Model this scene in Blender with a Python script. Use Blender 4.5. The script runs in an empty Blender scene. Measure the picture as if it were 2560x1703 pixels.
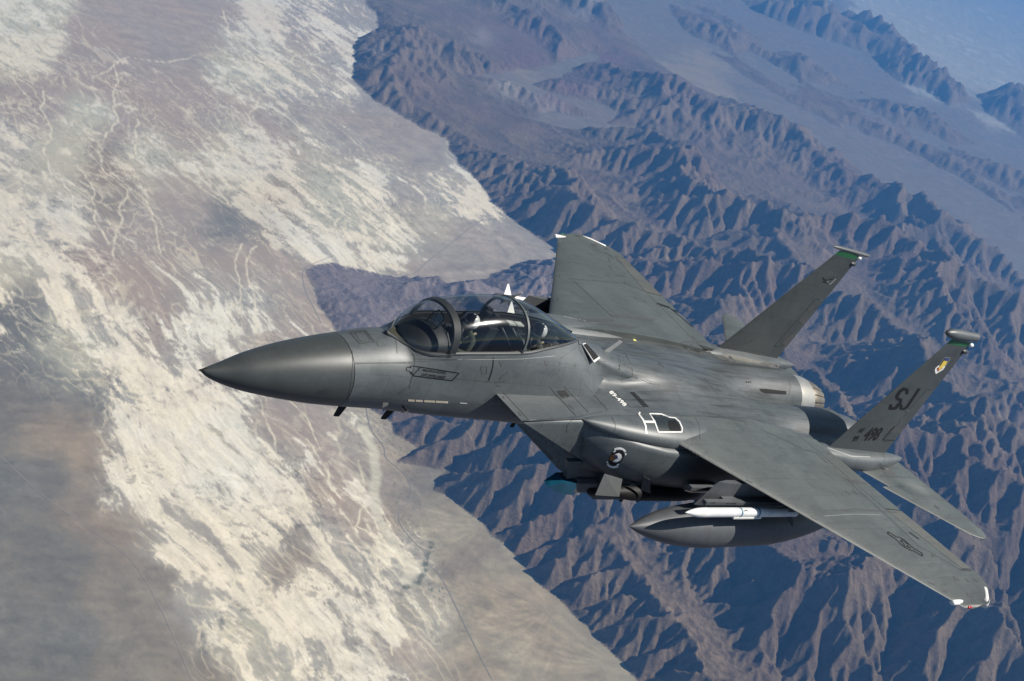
import bpy, bmesh, math, random, os
import numpy as np
from mathutils import Vector, Matrix
from mathutils.bvhtree import BVHTree

# ------------------------------------------------------------------ camera, light, exposure
# jet space: x aft, y to starboard, z up (metres, radome tip at the origin); M turns it into world space
M3 = np.array([[0.6492369949978114, -0.7489591888682257, 0.13248191475088722],
               [0.7508072039156929, 0.6589341149012052, 0.04576433947588848],
               [-0.12157247580974433, 0.06975647374412532, 0.990128359101119]])
MJ = Matrix(M3.tolist()).to_4x4()
CAM = np.array([3.97852, -18.92181, 10.23409])
RW = np.array([[0.9238480688178964, 0.148212721271729, 0.3528990436295799],     # right
               [0.3827593836099167, -0.3577339764468796, -0.8517755903722882],  # down
               [0.0, 0.9219866546478491, -0.387221653128112]])                  # forward
RW = RW if abs(np.dot(np.cross(RW[0], RW[1]), RW[2]) - 1) < .1 else RW
FPX, CX, CY = 3428.02, 1178.5, 784.0
GZ = CAM[2] - 6500.0                                  # height of the valley floor
HAZE = 1.75e-5
sc = bpy.context.scene
cd = bpy.data.cameras.new('camera'); cam = bpy.data.objects.new('camera', cd)
sc.collection.objects.link(cam); sc.camera = cam
cd.sensor_width = 36.0; cd.lens = FPX / 2357 * 36.0
cd.clip_start = 0.5; cd.clip_end = 600000.0
cam.matrix_world = Matrix(((RW[0][0], -RW[1][0], -RW[2][0], CAM[0]), (RW[0][1], -RW[1][1], -RW[2][1], CAM[1]),
                           (RW[0][2], -RW[1][2], -RW[2][2], CAM[2]), (0, 0, 0, 1)))
SUN = Vector((0.690, 0.180, 0.650)).normalized()      # towards the sun
sun_el = math.asin(SUN.z); sun_az = math.atan2(SUN.x, SUN.y)
w = bpy.data.worlds.new('World'); sc.world = w; w.use_nodes = True
nt = w.node_tree; bg = nt.nodes['Background']
sky = nt.nodes.new('ShaderNodeTexSky'); sky.sky_type = 'NISHITA'; sky.sun_disc = False
sky.sun_elevation = sun_el; sky.sun_rotation = sun_az; sky.altitude = 2500
sky.air_density = 1.3; sky.dust_density = 0.4; sky.ozone_density = 1.5
nt.links.new(sky.outputs[0], bg.inputs[0]); bg.inputs[1].default_value = 0.05
sl = bpy.data.lights.new('sun', 'SUN'); so = bpy.data.objects.new('sun', sl); sc.collection.objects.link(so)
sl.energy = 5.0; sl.angle = math.radians(0.53); sl.color = (1.0, 0.945, 0.86)
so.rotation_euler = SUN.to_track_quat('Z', 'Y').to_euler()
vs = sc.view_settings; vs.view_transform = 'Standard'; vs.look = 'None'; vs.exposure = 0.38; vs.gamma = 1.0
vs.use_curve_mapping = False
sc.cycles.max_bounces = 8; sc.cycles.diffuse_bounces = 2; sc.cycles.volume_bounces = 0; sc.cycles.use_denoising = True
sc.cycles.sample_clamp_indirect = 4

# ------------------------------------------------------------------ helpers
def link(o, parent=None):
    sc.collection.objects.link(o)
    if parent is not None: o.parent = parent
    return o
def props(o, label=None, cat=None, group=None, kind=None):
    if label: o['label'] = label
    if cat: o['category'] = cat
    if group: o['group'] = group
    if kind: o['kind'] = kind
    return o
def nodes_of(name):
    m = bpy.data.materials.new(name); m.use_nodes = True
    return m, m.node_tree.nodes, m.node_tree.links, m.node_tree.nodes['Principled BSDF']
def ramp(N, L, src, pts):
    r = N.new('ShaderNodeValToRGB'); el = r.color_ramp.elements
    while len(el) < len(pts): el.new(0.5)
    for e, (p, c) in zip(el, pts): e.position = p; e.color = (*c, 1) if len(c) == 3 else c
    L.new(src, r.inputs[0]); return r.outputs[0]
def noise_tex(N, L, vec, scale, detail=5, rough=0.55, dist=0.0):
    n = N.new('ShaderNodeTexNoise'); n.inputs['Scale'].default_value = scale; n.inputs['Detail'].default_value = detail
    n.inputs['Roughness'].default_value = rough; n.inputs['Distortion'].default_value = dist
    L.new(vec, n.inputs['Vector']); return n.outputs['Fac']
def mapping(N, L, src, scale=(1, 1, 1), rot=(0, 0, 0), loc=(0, 0, 0)):
    m = N.new('ShaderNodeMapping'); m.inputs['Scale'].default_value = scale
    m.inputs['Rotation'].default_value = rot; m.inputs['Location'].default_value = loc
    L.new(src, m.inputs['Vector']); return m.outputs[0]
def mixc(N, L, fac, a, b, mode='MIX'):
    x = N.new('ShaderNodeMix'); x.data_type = 'RGBA'; x.blend_type = mode
    for s, v in ((0, fac), (6, a), (7, b)):
        if hasattr(v, 'is_output'): L.new(v, x.inputs[s])
        elif s == 0: x.inputs[0].default_value = v
        else: x.inputs[s].default_value = (*v, 1)
    return x.outputs[2]
def bump(N, L, P, h, strength, dist):
    b = N.new('ShaderNodeBump'); b.inputs['Strength'].default_value = strength; b.inputs['Distance'].default_value = dist
    L.new(h, b.inputs['Height']); L.new(b.outputs[0], P.inputs['Normal'])
def plain(name, col, rough=0.5, metal=0.0, spec=0.5, emit=None):
    m, N, L, P = nodes_of(name)
    tc = N.new('ShaderNodeTexCoord').outputs['Object']
    n = noise_tex(N, L, tc, 6.0, 5, 0.6)
    lo = tuple(c * 0.86 for c in col); hi = tuple(min(1, c * 1.1) for c in col)
    L.new(ramp(N, L, n, [(0.3, lo), (0.7, hi)]), P.inputs['Base Color'])
    P.inputs['Roughness'].default_value = rough; P.inputs['Metallic'].default_value = metal
    P.inputs['Specular IOR Level'].default_value = spec
    return m
def paint(name, col, rough=0.42, streak=0.5, spec=0.5, panels=True, soot=0.0, stain=(0.05, 0.052, 0.055)):
    """weathered low-visibility paint: mottling, streaks along the airflow, scuffs"""
    m, N, L, P = nodes_of(name)
    tc = N.new('ShaderNodeTexCoord').outputs['Object']
    big = noise_tex(N, L, tc, 0.9, 5, 0.6, 0.3)
    fine = noise_tex(N, L, tc, 14.0, 6, 0.7)
    st = noise_tex(N, L, mapping(N, L, tc, (0.5, 6.0, 6.0)), 1.3, 6, 0.65, 0.2)
    lo = tuple(c * 0.84 for c in col); hi = tuple(c * 1.14 for c in col)
    base = ramp(N, L, big, [(0.32, lo), (0.68, hi)])
    f2 = ramp(N, L, fine, [(0.35, (0.9,) * 3), (0.65, (1.08,) * 3)])
    c = mixc(N, L, 1.0, base, f2, 'MULTIPLY')
    if panels:
        sx = N.new('ShaderNodeSeparateXYZ'); L.new(tc, sx.inputs[0]); cx_ = N.new('ShaderNodeCombineXYZ'); ad = N.new('ShaderNodeMath'); ad.operation = 'ADD'
        L.new(sx.outputs[1], ad.inputs[0]); L.new(sx.outputs[2], ad.inputs[1]); L.new(sx.outputs[0], cx_.inputs[0]); L.new(ad.outputs[0], cx_.inputs[1])
        bk = N.new('ShaderNodeTexBrick'); L.new(cx_.outputs[0], bk.inputs['Vector']); bk.offset = .37; bk.squash = .6; bk.squash_frequency = 3
        for k_, v_ in (('Scale', 1.0), ('Mortar Size', .0055), ('Mortar Smooth', .4), ('Bias', 0.0), ('Brick Width', .86), ('Row Height', .47)): bk.inputs[k_].default_value = v_
        bk.inputs['Color1'].default_value = (.93, .93, .93, 1); bk.inputs['Color2'].default_value = (1.06, 1.06, 1.05, 1); bk.inputs['Mortar'].default_value = (.66, .66, .66, 1)
        c = mixc(N, L, 1.0, c, bk.outputs['Color'], 'MULTIPLY')
        vo = noise_tex(N, L, mapping(N, L, tc, (1.1, 2.2, 2.2), (0, 0, .3)), 2.0, 2, .4)
        c = mixc(N, L, 1.0, c, ramp(N, L, vo, [(.60, (1, 1, 1)), (.63, (.86, .87, .88))]), 'MULTIPLY')
    sm = ramp(N, L, st, [(0.56 - soot, (0, 0, 0)), (0.74 - soot, (streak,) * 3)])
    c = mixc(N, L, sm, c, stain)
    sc2 = noise_tex(N, L, mapping(N, L, tc, (3.0, 22.0, 22.0), (0, 0, 0.5)), 1.0, 3, 0.5)
    c = mixc(N, L, ramp(N, L, sc2, [(0.70, (0, 0, 0)), (0.74, (0.22,) * 3)]), c, tuple(min(1, x * 1.9) for x in col))
    L.new(c, P.inputs['Base Color'])
    rr = N.new('ShaderNodeMapRange'); rr.inputs[3].default_value = rough - 0.06; rr.inputs[4].default_value = rough + 0.12
    L.new(big, rr.inputs[0]); L.new(rr.outputs[0], P.inputs['Roughness'])
    P.inputs['Specular IOR Level'].default_value = spec
    bump(N, L, P, big, 0.15, 0.02)
    return m
# ------------------------------------------------------------------ the land below: valley, ranges, air
rng = np.random.default_rng(7)
def ground_at(px, py, h=0.0):
    """point of the land (height h above the valley floor) seen at a place in the photograph"""
    d = RW[0] * ((px - CX) / FPX) + RW[1] * ((py - CY) / FPX) + RW[2]
    t = (GZ + h - CAM[2]) / d[2]
    return np.array((CAM[0] + d[0] * t, CAM[1] + d[1] * t))
def map_of(X, Y):
    """map coordinates of a point of the valley floor (a fixed perspective chart of the plain)"""
    dx, dy, dz = X - CAM[0], Y - CAM[1], GZ - CAM[2]
    a = RW[0][0] * dx + RW[0][1] * dy + RW[0][2] * dz; b = RW[1][0] * dx + RW[1][1] * dy + RW[1][2] * dz
    c = np.maximum(RW[2][0] * dx + RW[2][1] * dy + RW[2][2] * dz, 1.0)
    return CX + FPX * a / c, CY + FPX * b / c
GT = rng.random((512, 512)).astype(np.float32) * 2 * np.pi; GCX, GCY = np.cos(GT), np.sin(GT)
def perlin(x, y):
    xi = np.floor(x).astype(np.int64); yi = np.floor(y).astype(np.int64); fx = (x - xi).astype(np.float32); fy = (y - yi).astype(np.float32)
    u = fx * fx * fx * (fx * (fx * 6 - 15) + 10); v = fy * fy * fy * (fy * (fy * 6 - 15) + 10)
    def g(i, j, dx, dy):
        k = (xi + i) & 511; l = (yi + j) & 511; return GCX[k, l] * dx + GCY[k, l] * dy
    n0 = g(0, 0, fx, fy) * (1 - u) + g(1, 0, fx - 1, fy) * u; n1 = g(0, 1, fx, fy - 1) * (1 - u) + g(1, 1, fx - 1, fy - 1) * u
    return (n0 * (1 - v) + n1 * v) * 1.5
def fbm(x, y, o=4, g=.5, ridged=False):
    s = 0; a = 1; t = 0
    for k in range(o):
        n = perlin(x * 2**k + 17.3 * k, y * 2**k - 9.1 * k)
        s = s + a * ((1 - 2 * np.abs(n)) if ridged else n); t += a; a *= g
    return s / t
def sstep(a, b, x): t = np.clip((x - a) / (b - a), 0, 1); return t * t * (3 - 2 * t)
def inside(px, py, poly):
    r = np.zeros(px.shape, bool); n = len(poly)
    for i in range(n):
        (x0, y0), (x1, y1) = poly[i], poly[(i + 1) % n]
        if y0 == y1: continue
        c = (y0 > py) != (y1 > py)
        r ^= c & (px < (x1 - x0) * (py - y0) / (y1 - y0) + x0)
    return r
# outlines of the ranges on the chart of the plain; far edges are shifted for the height that hides them
def chart(pts, h=0):
    out = []
    for p in pts:
        q = ground_at(*p, h=h); m = map_of(*q); out.append((float(m[0]), float(m[1])))
    return out
MAIN = [(800, -150), (835, 0), (870, 60), (812, 130), (815, 190), (870, 240), (950, 290), (1030, 330), (1045, 372), (1100, 420), (1160, 490), (1255, 560), (1290, 592), (1270, 625), (1200, 618), (1130, 640), (1000, 652), (900, 632), (760, 600), (700, 620), (715, 680), (745, 755), (800, 850),
        (853, 945), (907, 987), (919, 1020), (969, 1053), (936, 1078), (1027, 1098), (1023, 1144), (1076, 1172), (1130, 1214), (1142, 1243), (1184, 1305), (1221, 1346), (1270, 1399), (1324, 1457), (1415, 1532), (1480, 1610), (1650, 1800), (2950, 1900), (2950, 1150)] + \
       chart([(2700, 800), (2480, 690), (2357, 617), (2310, 572), (2244, 484), (2134, 449), (2059, 423), (2028, 374), (1971, 326), (1869, 308), (1808, 282), (1764, 238), (1702, 203), (1627, 163), (1530, 106), (1473, 60), (1420, -20), (1390, -90)], 420)
WASH = [(1070, 178), (1150, 198), (1230, 228), (1330, 262), (1400, 287), (1425, 265), (1370, 238), (1290, 218), (1230, 198), (1300, 168), (1380, 142), (1370, 122), (1300, 137), (1220, 162), (1150, 178)]
WASH2 = [(1210, 270), (1290, 262), (1390, 280), (1470, 300), (1540, 350), (1600, 385), (1580, 395), (1480, 350), (1400, 320), (1290, 300)]
RANGE2 = [(1520, -30), (1600, 5), (1700, 65), (1850, 140), (1960, 205), (2080, 245), (2200, 305), (2357, 395), (2560, 520), (2560, 650), (2357, 500), (2230, 420), (2150, 380), (2060, 335), (1950, 300), (1850, 250), (1740, 190), (1650, 130), (1560, 60)]
RANGE3 = [(1700, -60), (1740, -10), (1838, 30), (1920, 30), (2000, 68), (2060, 82), (2115, 150), (2160, 190), (2235, 240), (2195, 250), (2130, 212), (2060, 185), (2000, 125), (1900, 95), (1820, 62), (1740, 30), (1660, -40)]
RANGE4 = [(2245, 222), (2300, 212), (2357, 245), (2500, 310), (2500, 380), (2357, 318), (2270, 262)]
UPL = [(1700, 450, 1.0), (1450, 420, 1.0), (2200, 700, 1.0), (1900, 1200, .95), (1500, 1300, .95), (2300, 1500, 1.0), (1300, 430, .95), (1200, 60, .42), (1000, 60, .40), (1350, 60, .42), (1000, 250, .30), (1400, 180, .36), (1100, 330, .34), (1600, 250, .5), (1650, 330, .55), (1250, 330, .4), (1500, 360, .5), (1000, 700, .32), (850, 700, .28), (1150, 680, .32), (760, 650, .2), (900, 660, .26), (1080, 700, .3), (820, 780, .32), (940, 740, .35), (1220, 660, .3), (1300, 800, .5), (1000, 960, .5), (1150, 950, .9), (1150, 1050, 1.0), (1400, 1000, 1.1), (1700, 900, 1.1), (2000, 480, .55), (2200, 560, .5), (1850, 400, .6), (1900, 600, 1.0), (960, 1040, .35), (1230, 220, .35), (2357, 800, .8), (2357, 700, .5)]
# log-polar working grid: cells grow with distance
OX, OY = 0.0, -12000.0; R0, R1, A0, A1 = 17600.0, 100000.0, -0.20, 0.335
def erode(z, up, wall, dr, iters, K, smax, mexp=.45):
    n0, n1 = z.shape; N = n0 * n1
    idx = np.arange(N).reshape(n0, n1)
    sm1 = smax.ravel()
    for it in range(iters):
        zf = z; best = np.zeros((n0, n1), np.float32); rec = idx.copy(); dist = np.ones((n0, n1), np.float32)
        for di, dj, dd in ((1, 0, 1), (-1, 0, 1), (0, 1, 1), (0, -1, 1), (1, 1, 1.4142), (1, -1, 1.4142), (-1, 1, 1.4142), (-1, -1, 1.4142)):
            a = slice(max(0, -di), n0 - max(0, di)); b = slice(max(0, -dj), n1 - max(0, dj))
            c = slice(max(0, di), n0 + min(0, di)); d = slice(max(0, dj), n1 + min(0, dj))
            s = (zf[a, b] - zf[c, d]) / (dd * dr[a, None]); m = s > best[a, b]
            best[a, b] = np.where(m, s, best[a, b]); rec[a, b] = np.where(m, idx[c, d], rec[a, b]); dist[a, b] = np.where(m, dd, dist[a, b])
        rec[~wall] = idx[~wall]
        r = rec.ravel(); root = r == np.arange(N)
        order = np.argsort(r, kind='stable'); rs = r[order]
        nr = ~root[order]; order = order[nr]; rs = rs[nr]
        start = np.searchsorted(rs, np.arange(N)); cnt = np.bincount(rs, minlength=N)
        A = np.repeat(dr**2, n1).astype(np.float64)
        levels = []; cur = np.flatnonzero(root)
        cur = cur[cnt[cur] > 0]
        while len(cur):
            c = cnt[cur]; tot = int(c.sum())
            off = np.repeat(start[cur] - np.concatenate(([0], np.cumsum(c)[:-1])), c) + np.arange(tot)
            ch = order[off]; levels.append(ch); cur = ch[cnt[ch] > 0]
        for ch in reversed(levels): np.add.at(A, r[ch], A[ch])
        zf = zf.ravel().astype(np.float64) + up.ravel() * wall.ravel()
        D = (dist * dr[:, None]).ravel(); k = K.ravel() * A**mexp / D
        for ch in levels:
            zr = zf[r[ch]]; kk = k[ch]
            zf[ch] = np.minimum((zf[ch] + kk * zr) / (1 + kk), zr + sm1[ch] * D[ch])
        z = zf.reshape(n0, n1)
        z[~wall] = 0
    return z, A.reshape(n0, n1)
def resize(a, n0, n1):
    i = np.linspace(0, a.shape[0] - 1, n0); j = np.linspace(0, a.shape[1] - 1, n1)
    i0 = np.minimum(i.astype(int), a.shape[0] - 2); j0 = np.minimum(j.astype(int), a.shape[1] - 2); fi = (i - i0)[:, None]; fj = (j - j0)[None]
    return (a[i0][:, j0] * (1 - fi) + a[i0 + 1][:, j0] * fi) * (1 - fj) + (a[i0][:, j0 + 1] * (1 - fi) + a[i0 + 1][:, j0 + 1] * fi) * fj
def grid_fields(da):
    nr_ = int(math.log(R1 / R0) / da); na = int((A1 - A0) / da)
    rr = R0 * np.exp(np.linspace(0, math.log(R1 / R0), nr_)); aa = np.linspace(A0, A1, na)
    Rg, Ag = np.meshgrid(rr, aa, indexing='ij'); X = OX + Rg * np.sin(Ag); Y = OY + Rg * np.cos(Ag)
    wx = fbm(X / 2600, Y / 2600, 4) ; wy = fbm(X / 2600 + 50, Y / 2600 + 31, 4)
    px, py = map_of(X + wx * 260 + 130 * fbm(X / 700, Y / 700, 3), Y + wy * 260 + 130 * fbm(X / 700 + 9, Y / 700, 3))
    main = inside(px, py, MAIN); ws = inside(px, py, WASH) | inside(px, py, WASH2)
    r2 = inside(px, py, RANGE2); r3 = inside(px, py, RANGE3) | inside(px, py, RANGE4)
    n2 = fbm(X / 2200 + 9, Y / 2200, 4)
    num = np.zeros(px.shape); den = np.zeros(px.shape)
    for (a, b, u) in UPL:
        w_ = np.exp(-((px - a)**2 + (py - b)**2) / (2 * 95**2)) + 1e-9; num += w_ * u; den += w_
    up = num / den
    up = np.where(main, up, 0.22 + .2 * sstep(-.2, .4, n2)); up = np.where(r3, .8, up)
    rg = 1 - np.abs(fbm((X * .72 - Y * .69) / 6500 + 2, (X * .69 + Y * .72) / 3600 + wx * .5, 2, .4)) * 2.6; up = up * np.clip(.35 + 1.15 * rg, .25, 1.6)
    wall = (main & ~ws) | (r2 & (n2 > -.12)) | r3
    wall[0] = wall[-1] = False; wall[:, 0] = False; wall[:, -1] = False
    return rr, aa, X, Y, up, wall, rr * da
z = None
for da, its, dt in ((.0034, 70, 1.0), (.0017, 30, .6), (.00100, 8, .5), (.00064, 5, .4)):
    rr, aa, X, Y, up, wall, dr = grid_fields(da); fs_ = np.clip(24000 / rr, .4, 1)[:, None]
    kn = np.exp(.9 * fbm(X / 2600 + 3, Y / 2600 + 7, 4))
    if z is None: z = rng.random(X.shape) * 20 * wall
    else: z = resize(z, *X.shape) * wall + rng.random(X.shape) * wall * dr[:, None] * .30
    z, AREA = erode(z, up * 82 * dt, wall, dr, its, 1.0 * kn * dt, np.clip(1.25 + .5 * fbm(X / 600, Y / 600, 3, .6) + .8 * fbm(X / 90, Y / 90, 2, .7) * (.35 + .65 * fs_), .5, 2.2) * np.clip(.45 + .7 * up, 0, 1.12))
HG = z * 1.14
for _ in range(1):
    HG[1:-1, 1:-1] = HG[1:-1, 1:-1] * .88 + .03 * (HG[2:, 1:-1] + HG[:-2, 1:-1] + HG[1:-1, 2:] + HG[1:-1, :-2])
AP = HG.copy()
for rad in (3, 6, 12, 20):                             # gravel aprons: a gentle rise at the foot of the slopes
    for ax in (0, 1):
        c_ = np.cumsum(AP, axis=ax); c_ = np.concatenate([np.zeros_like(np.take(c_, [0], ax)), c_], ax); n_ = AP.shape[ax]
        hi = np.minimum(np.arange(n_) + rad + 1, n_); lo = np.maximum(np.arange(n_) - rad, 0)
        AP = (np.take(c_, hi, ax) - np.take(c_, lo, ax)) / np.reshape(hi - lo, (-1, 1) if ax == 0 else (1, -1))
HG = np.maximum(HG, AP * .30)
def sample(G, X, Y):
    r = np.hypot(X - OX, Y - OY); a = np.arctan2(X - OX, Y - OY)
    i = np.log(np.maximum(r, 1) / R0) / math.log(R1 / R0) * (G.shape[0] - 1); j = (a - A0) / (A1 - A0) * (G.shape[1] - 1)
    ok = (i > 0) & (i < G.shape[0] - 1.01) & (j > 0) & (j < G.shape[1] - 1.01)
    i = np.clip(i, 0, G.shape[0] - 1.01); j = np.clip(j, 0, G.shape[1] - 1.01); i0 = i.astype(int); j0 = j.astype(int); fi = i - i0; fj = j - j0
    v = (G[i0, j0] * (1 - fi) + G[i0 + 1, j0] * fi) * (1 - fj) + (G[i0, j0 + 1] * (1 - fi) + G[i0 + 1, j0 + 1] * fi) * fj
    return v * ok
# the visible sheet of land: rows and columns spread evenly in angle round the jet
STEP = 1.12 / 1489
deps = np.arange(math.radians(3.05), math.radians(46.5), STEP); azs = np.arange(math.radians(-26.5), math.radians(28.5), STEP * 1.14)
DIST = (CAM[2] - GZ) / np.tan(deps)
Xv = CAM[0] + DIST[:, None] * np.sin(azs)[None]; Yv = CAM[1] + DIST[:, None] * np.cos(azs)[None]
PX, PY = map_of(Xv, Yv)
keep = (PX > -150) & (PX < 2357 + 150) & (PY > -110) & (PY < 1568 + 260)
idm = -np.ones(PX.shape, np.int64); idm[keep] = np.arange(keep.sum())
Xk, Yk, PX, PY = Xv[keep], Yv[keep], PX[keep], PY[keep]
Hk = sample(HG, Xk, Yk); LA = np.log10(np.maximum(sample(AREA, Xk, Yk), 1.0))
dk = np.hypot(Xk, Yk)
WM = sample(wall.astype(np.float32), Xk, Yk); mt = sstep(.35, .95, WM + .35 * fbm(Xk / 260, Yk / 260, 4)) * sstep(1, 20, Hk)
farf = 1 / (1 + (dk / 26000.0)**3)
Hk = Hk + mt * (fbm(Xk / 150, Yk / 150, 3, .62, True) * 18 * np.clip(22000 / dk, .3, 1) + fbm(Xk / 48, Yk / 48, 2, .6) * 9 * np.clip(1.6 - dk / 14000, 0, 1) + fbm(Xk / 900, Yk / 900, 3, .5, True) * 16) * np.clip(Hk / 400, .15, 1)
Hk = np.maximum(Hk, 0)
# ---- colour of the ground
TY = {'S': (.66, .60, .50), 'P': (.48, .43, .335), 'M': (.365, .288, .235), 'B': (.25, .20, .15), 'G': (.185, .160, .128), 'F': (.33, .275, .205), 'O': (.29, .225, .16), 'L': (.34, .285, .245), 'K': (.175, .145, .13), 'Y': (.38, .36, .33)}
CP = """50 80 P 55,200 150 M 25,300 60 M 8,400 100 M 5,470 50 M 6,100 250 M 32,200 270 P 45,300 300 M 30,400 230 M 15,150 350 P 30,250 420 O 30,60 420 P 22,350 360 P 50,450 300 M 25,520 350 P 50,560 60 S 80,620 70 S 70,700 40 L 40,740 60 S 95,800 90 S 98,700 100 M 25,560 120 P 40,600 190 P 60,640 220 S 60,700 150 P 50,740 130 L 0,770 160 S 60,820 40 L 0,720 190 S 50,750 230 L 4,880 270 L 0,700 260 L 10,600 260 M 30,650 330 M 35,700 330 P 45,800 330 L 20,900 330 L 0,960 330 L 0,560 420 P 55,480 400 P 60,565 372 S 85,450 470 M 10,350 500 M 15,520 520 G 10,620 500 O 70,700 540 S 75,640 470 O 60,720 470 P 30,800 420 P 50,870 430 S 70,850 500 P 50,820 560 S 70,900 600 S 75,880 540 P 50,950 470 L 20,1050 430 S 50,1110 460 S 97,1000 510 P 20,1050 560 L 0,1150 560 L 0,950 640 L 0,1000 590 L 5,1250 600 L 0,
0 380 S 50,50 470 S 80,100 480 S 50,150 550 S 60,60 560 S 75,130 650 S 75,250 560 M 35,230 640 M 35,200 680 S 60,330 620 M 20,400 600 M 15,450 650 S 60,480 600 M 25,370 680 M 20,560 600 M 10,620 650 M 12,600 700 S 40,520 720 S 50,680 700 M 10,30 620 P 30,60 700 G 30,30 760 G 30,120 760 P 50,180 820 P 40,250 760 S 70,100 850 G 10,200 900 G 10,300 850 S 85,350 800 M 30,400 850 S 60,430 760 S 70,560 740 S 60,640 760 M 30,
50 960 G 0,100 1000 O 0,200 980 O 0,230 1020 O 0,235 940 G 5,300 980 S 80,350 950 S 85,330 1060 S 80,400 1000 S 80,300 1130 S 75,450 960 S 90,480 1020 P 70,500 920 M 40,560 960 S 60,640 970 M 20,700 1000 M 15,760 1000 M 10,600 1040 S 70,700 1080 S 55,760 1100 M 25,820 1040 M 10,850 1010 S 70,880 1090 M 10,873 1130 S 50,800 1180 M 20,900 1150 M 5,850 1220 M 15,930 1300 S 50,860 1300 S 55,800 1300 S 50,750 1250 S 60,650 1150 S 75,550 1150 S 70,600 1250 S 75,650 1280 O 20,680 1350 S 70,560 1330 S 60,450 1250 S 60,400 1200 S 60,350 1190 S 40,290 1230 B 0,200 1150 B 0,100 1100 G 0,50 1250 G 0,150 1300 G 0,250 1350 B 0,350 1350 B 0,420 1450 B 0,300 1500 B 0,150 1450 G 0,50 1500 G 4,460 1400 S 30,500 1450 S 50,560 1450 P 50,600 1500 S 50,700 1450 S 60,750 1500 S 60,800 1450 S 60,850 1500 S 60,880 1420 S 60,925 1500 M 20,870 1560 S 50,500 1560 B 10,600 1560 P 40,
880 960 F 0,900 1050 F 5,950 1120 G 6,920 1200 F 15,1000 1180 F 0,1060 1220 F 0,1000 1260 F 10,1080 1300 B 0,1040 1340 B 0,1000 1380 F 15,960 1340 S 30,940 1400 F 20,1000 1420 S 25,950 1450 S 35,970 1520 S 15,1050 1450 F 0,1100 1400 F 0,1150 1450 F 0,1200 1500 F 0,1100 1540 O 0,1250 1540 F 0,1350 1550 F 0,1000 1540 O 10,1160 1340 F 0,1200 1600 F 0,400 1600 B 0,
1560 60 K 0,1250 200 K 0,1350 265 K 0,1150 180 K 0,1330 150 K 0,1500 330 B 0,1450 100 K 0,1750 180 K 0,1900 280 K 0,2100 380 K 0,2300 480 K 0,2357 560 K 0,1700 60 K 0,1900 150 K 0,2000 200 K 0,2200 280 K 0,2357 360 K 0,1900 20 K 0,2000 15 Y 0,2100 80 Y 0,2200 160 Y 0,2330 220 Y 0,2100 -20 Y 0,2250 60 Y 0,2357 120 Y 0,2200 0 Y 0,,1600 200 B 0,1400 400 B 0,1800 700 B 0,1600 1100 B 0,2100 1200 B 0,1300 1000 B 0,900 720 B 0,1200 720 B 0,1200 130 B 0"""
cps = []
for t in CP.replace('\n', '').split(','):
    if t.strip(): a, b, c_, s_ = t.split(); cps.append((float(a), float(b), *(TY[c_] if c_ != 'S' else (.40, .355, .31)), int(s_) / 100))
gx = np.arange(-200, 2600, 14.0); gy = np.arange(-200, 1900, 14.0); GX, GY = np.meshgrid(gx, gy, indexing='ij')
acc = np.zeros(GX.shape + (4,)); den = np.zeros(GX.shape)
for c_ in cps:
    w_ = np.exp(-((GX - c_[0])**2 + (GY - c_[1])**2) / (2 * 34.0**2)) + 1e-6 / (1 + ((GX - c_[0])**2 + (GY - c_[1])**2) / 2500)
    acc += w_[..., None] * np.array(c_[2:]); den += w_
acc /= den[..., None]
def look(px, py):
    i = np.clip((px + 200) / 14, 0, len(gx) - 1.01); j = np.clip((py + 200) / 14, 0, len(gy) - 1.01); i0 = i.astype(int); j0 = j.astype(int); fi = (i - i0)[:, None]; fj = (j - j0)[:, None]
    return (acc[i0, j0] * (1 - fi) + acc[i0 + 1, j0] * fi) * (1 - fj) + (acc[i0, j0 + 1] * (1 - fi) + acc[i0 + 1, j0 + 1] * fi) * fj
ca, cb = .72, -.69                                     # valley axis on the ground
Al = (Xk * ca + Yk * cb) / 1000; Ac = (Xk * -cb + Yk * ca) / 1000
w1 = fbm(Al * .5, Ac * .5 + 4, 4); w2 = fbm(Al * .5 + 31, Ac * .5, 4)
px2 = PX + w1 * 55 + 26 * fbm(Xk / 300, Yk / 300, 3); py2 = PY + w2 * 55 + 26 * fbm(Xk / 300 + 8, Yk / 300, 3)
fld = look(px2, py2); base = fld[:, :3]; salt = fld[:, 3]
u = Al + w1 * .8; v = Ac + w2 * .30
st1 = fbm(u * .7, v * 5.2, 5, .66)                     # long streaks along the valley
st2 = fbm(u * 1.9 + 5, v * 4.6, 6, .68)
br = fbm(u * 1.0 + 9, v * 3.2, 4, .6, True)            # braids
br2 = fbm(u * 1.7 + 2, v * 2.4 + 3, 4, .6, True)
iso = (1 - sstep(520, 800, PX)) * (1 - sstep(480, 700, PY)) * .75; si = fbm(Al * 1.5 + 3, Ac * 1.7 + w2, 7, .68); st1 = st1 * (1 - iso) + si * iso; st2 = st2 * (1 - .6 * iso) + .6 * iso * fbm(Al * 4 + 9, Ac * 4, 6, .7)
q = .62 * st1 + .55 * st2 + .30 * (br - .3)
br3 = fbm(u * 3.1 + 3, v * 7.5, 5, .65, True); q = q + .16 * (br3 - .25) * farf * 1.5
qq = q + (salt - .60) * 1.05 + .30 * farf * fbm(Xk / 170, Yk / 170, 5, .75); sm_ = .68 * sstep(-.05, .06, qq) + .32 * sstep(-.30, .30, qq)
sm_ = sm_ * sstep(.0, .10, salt) * (1 - .42 * iso)
chn = sstep(.70, .86, np.maximum(br, br2 * .985)) * sstep(.04, .25, salt)
cream = np.array((.90, .78, .64)); whiter = np.array((.88, .81, .72))
wv = sstep(-.3, .3, fbm(Al * .6 + 3, Ac * .6, 3))[:, None]
S_ = cream * (1 - wv) + whiter * wv
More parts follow.
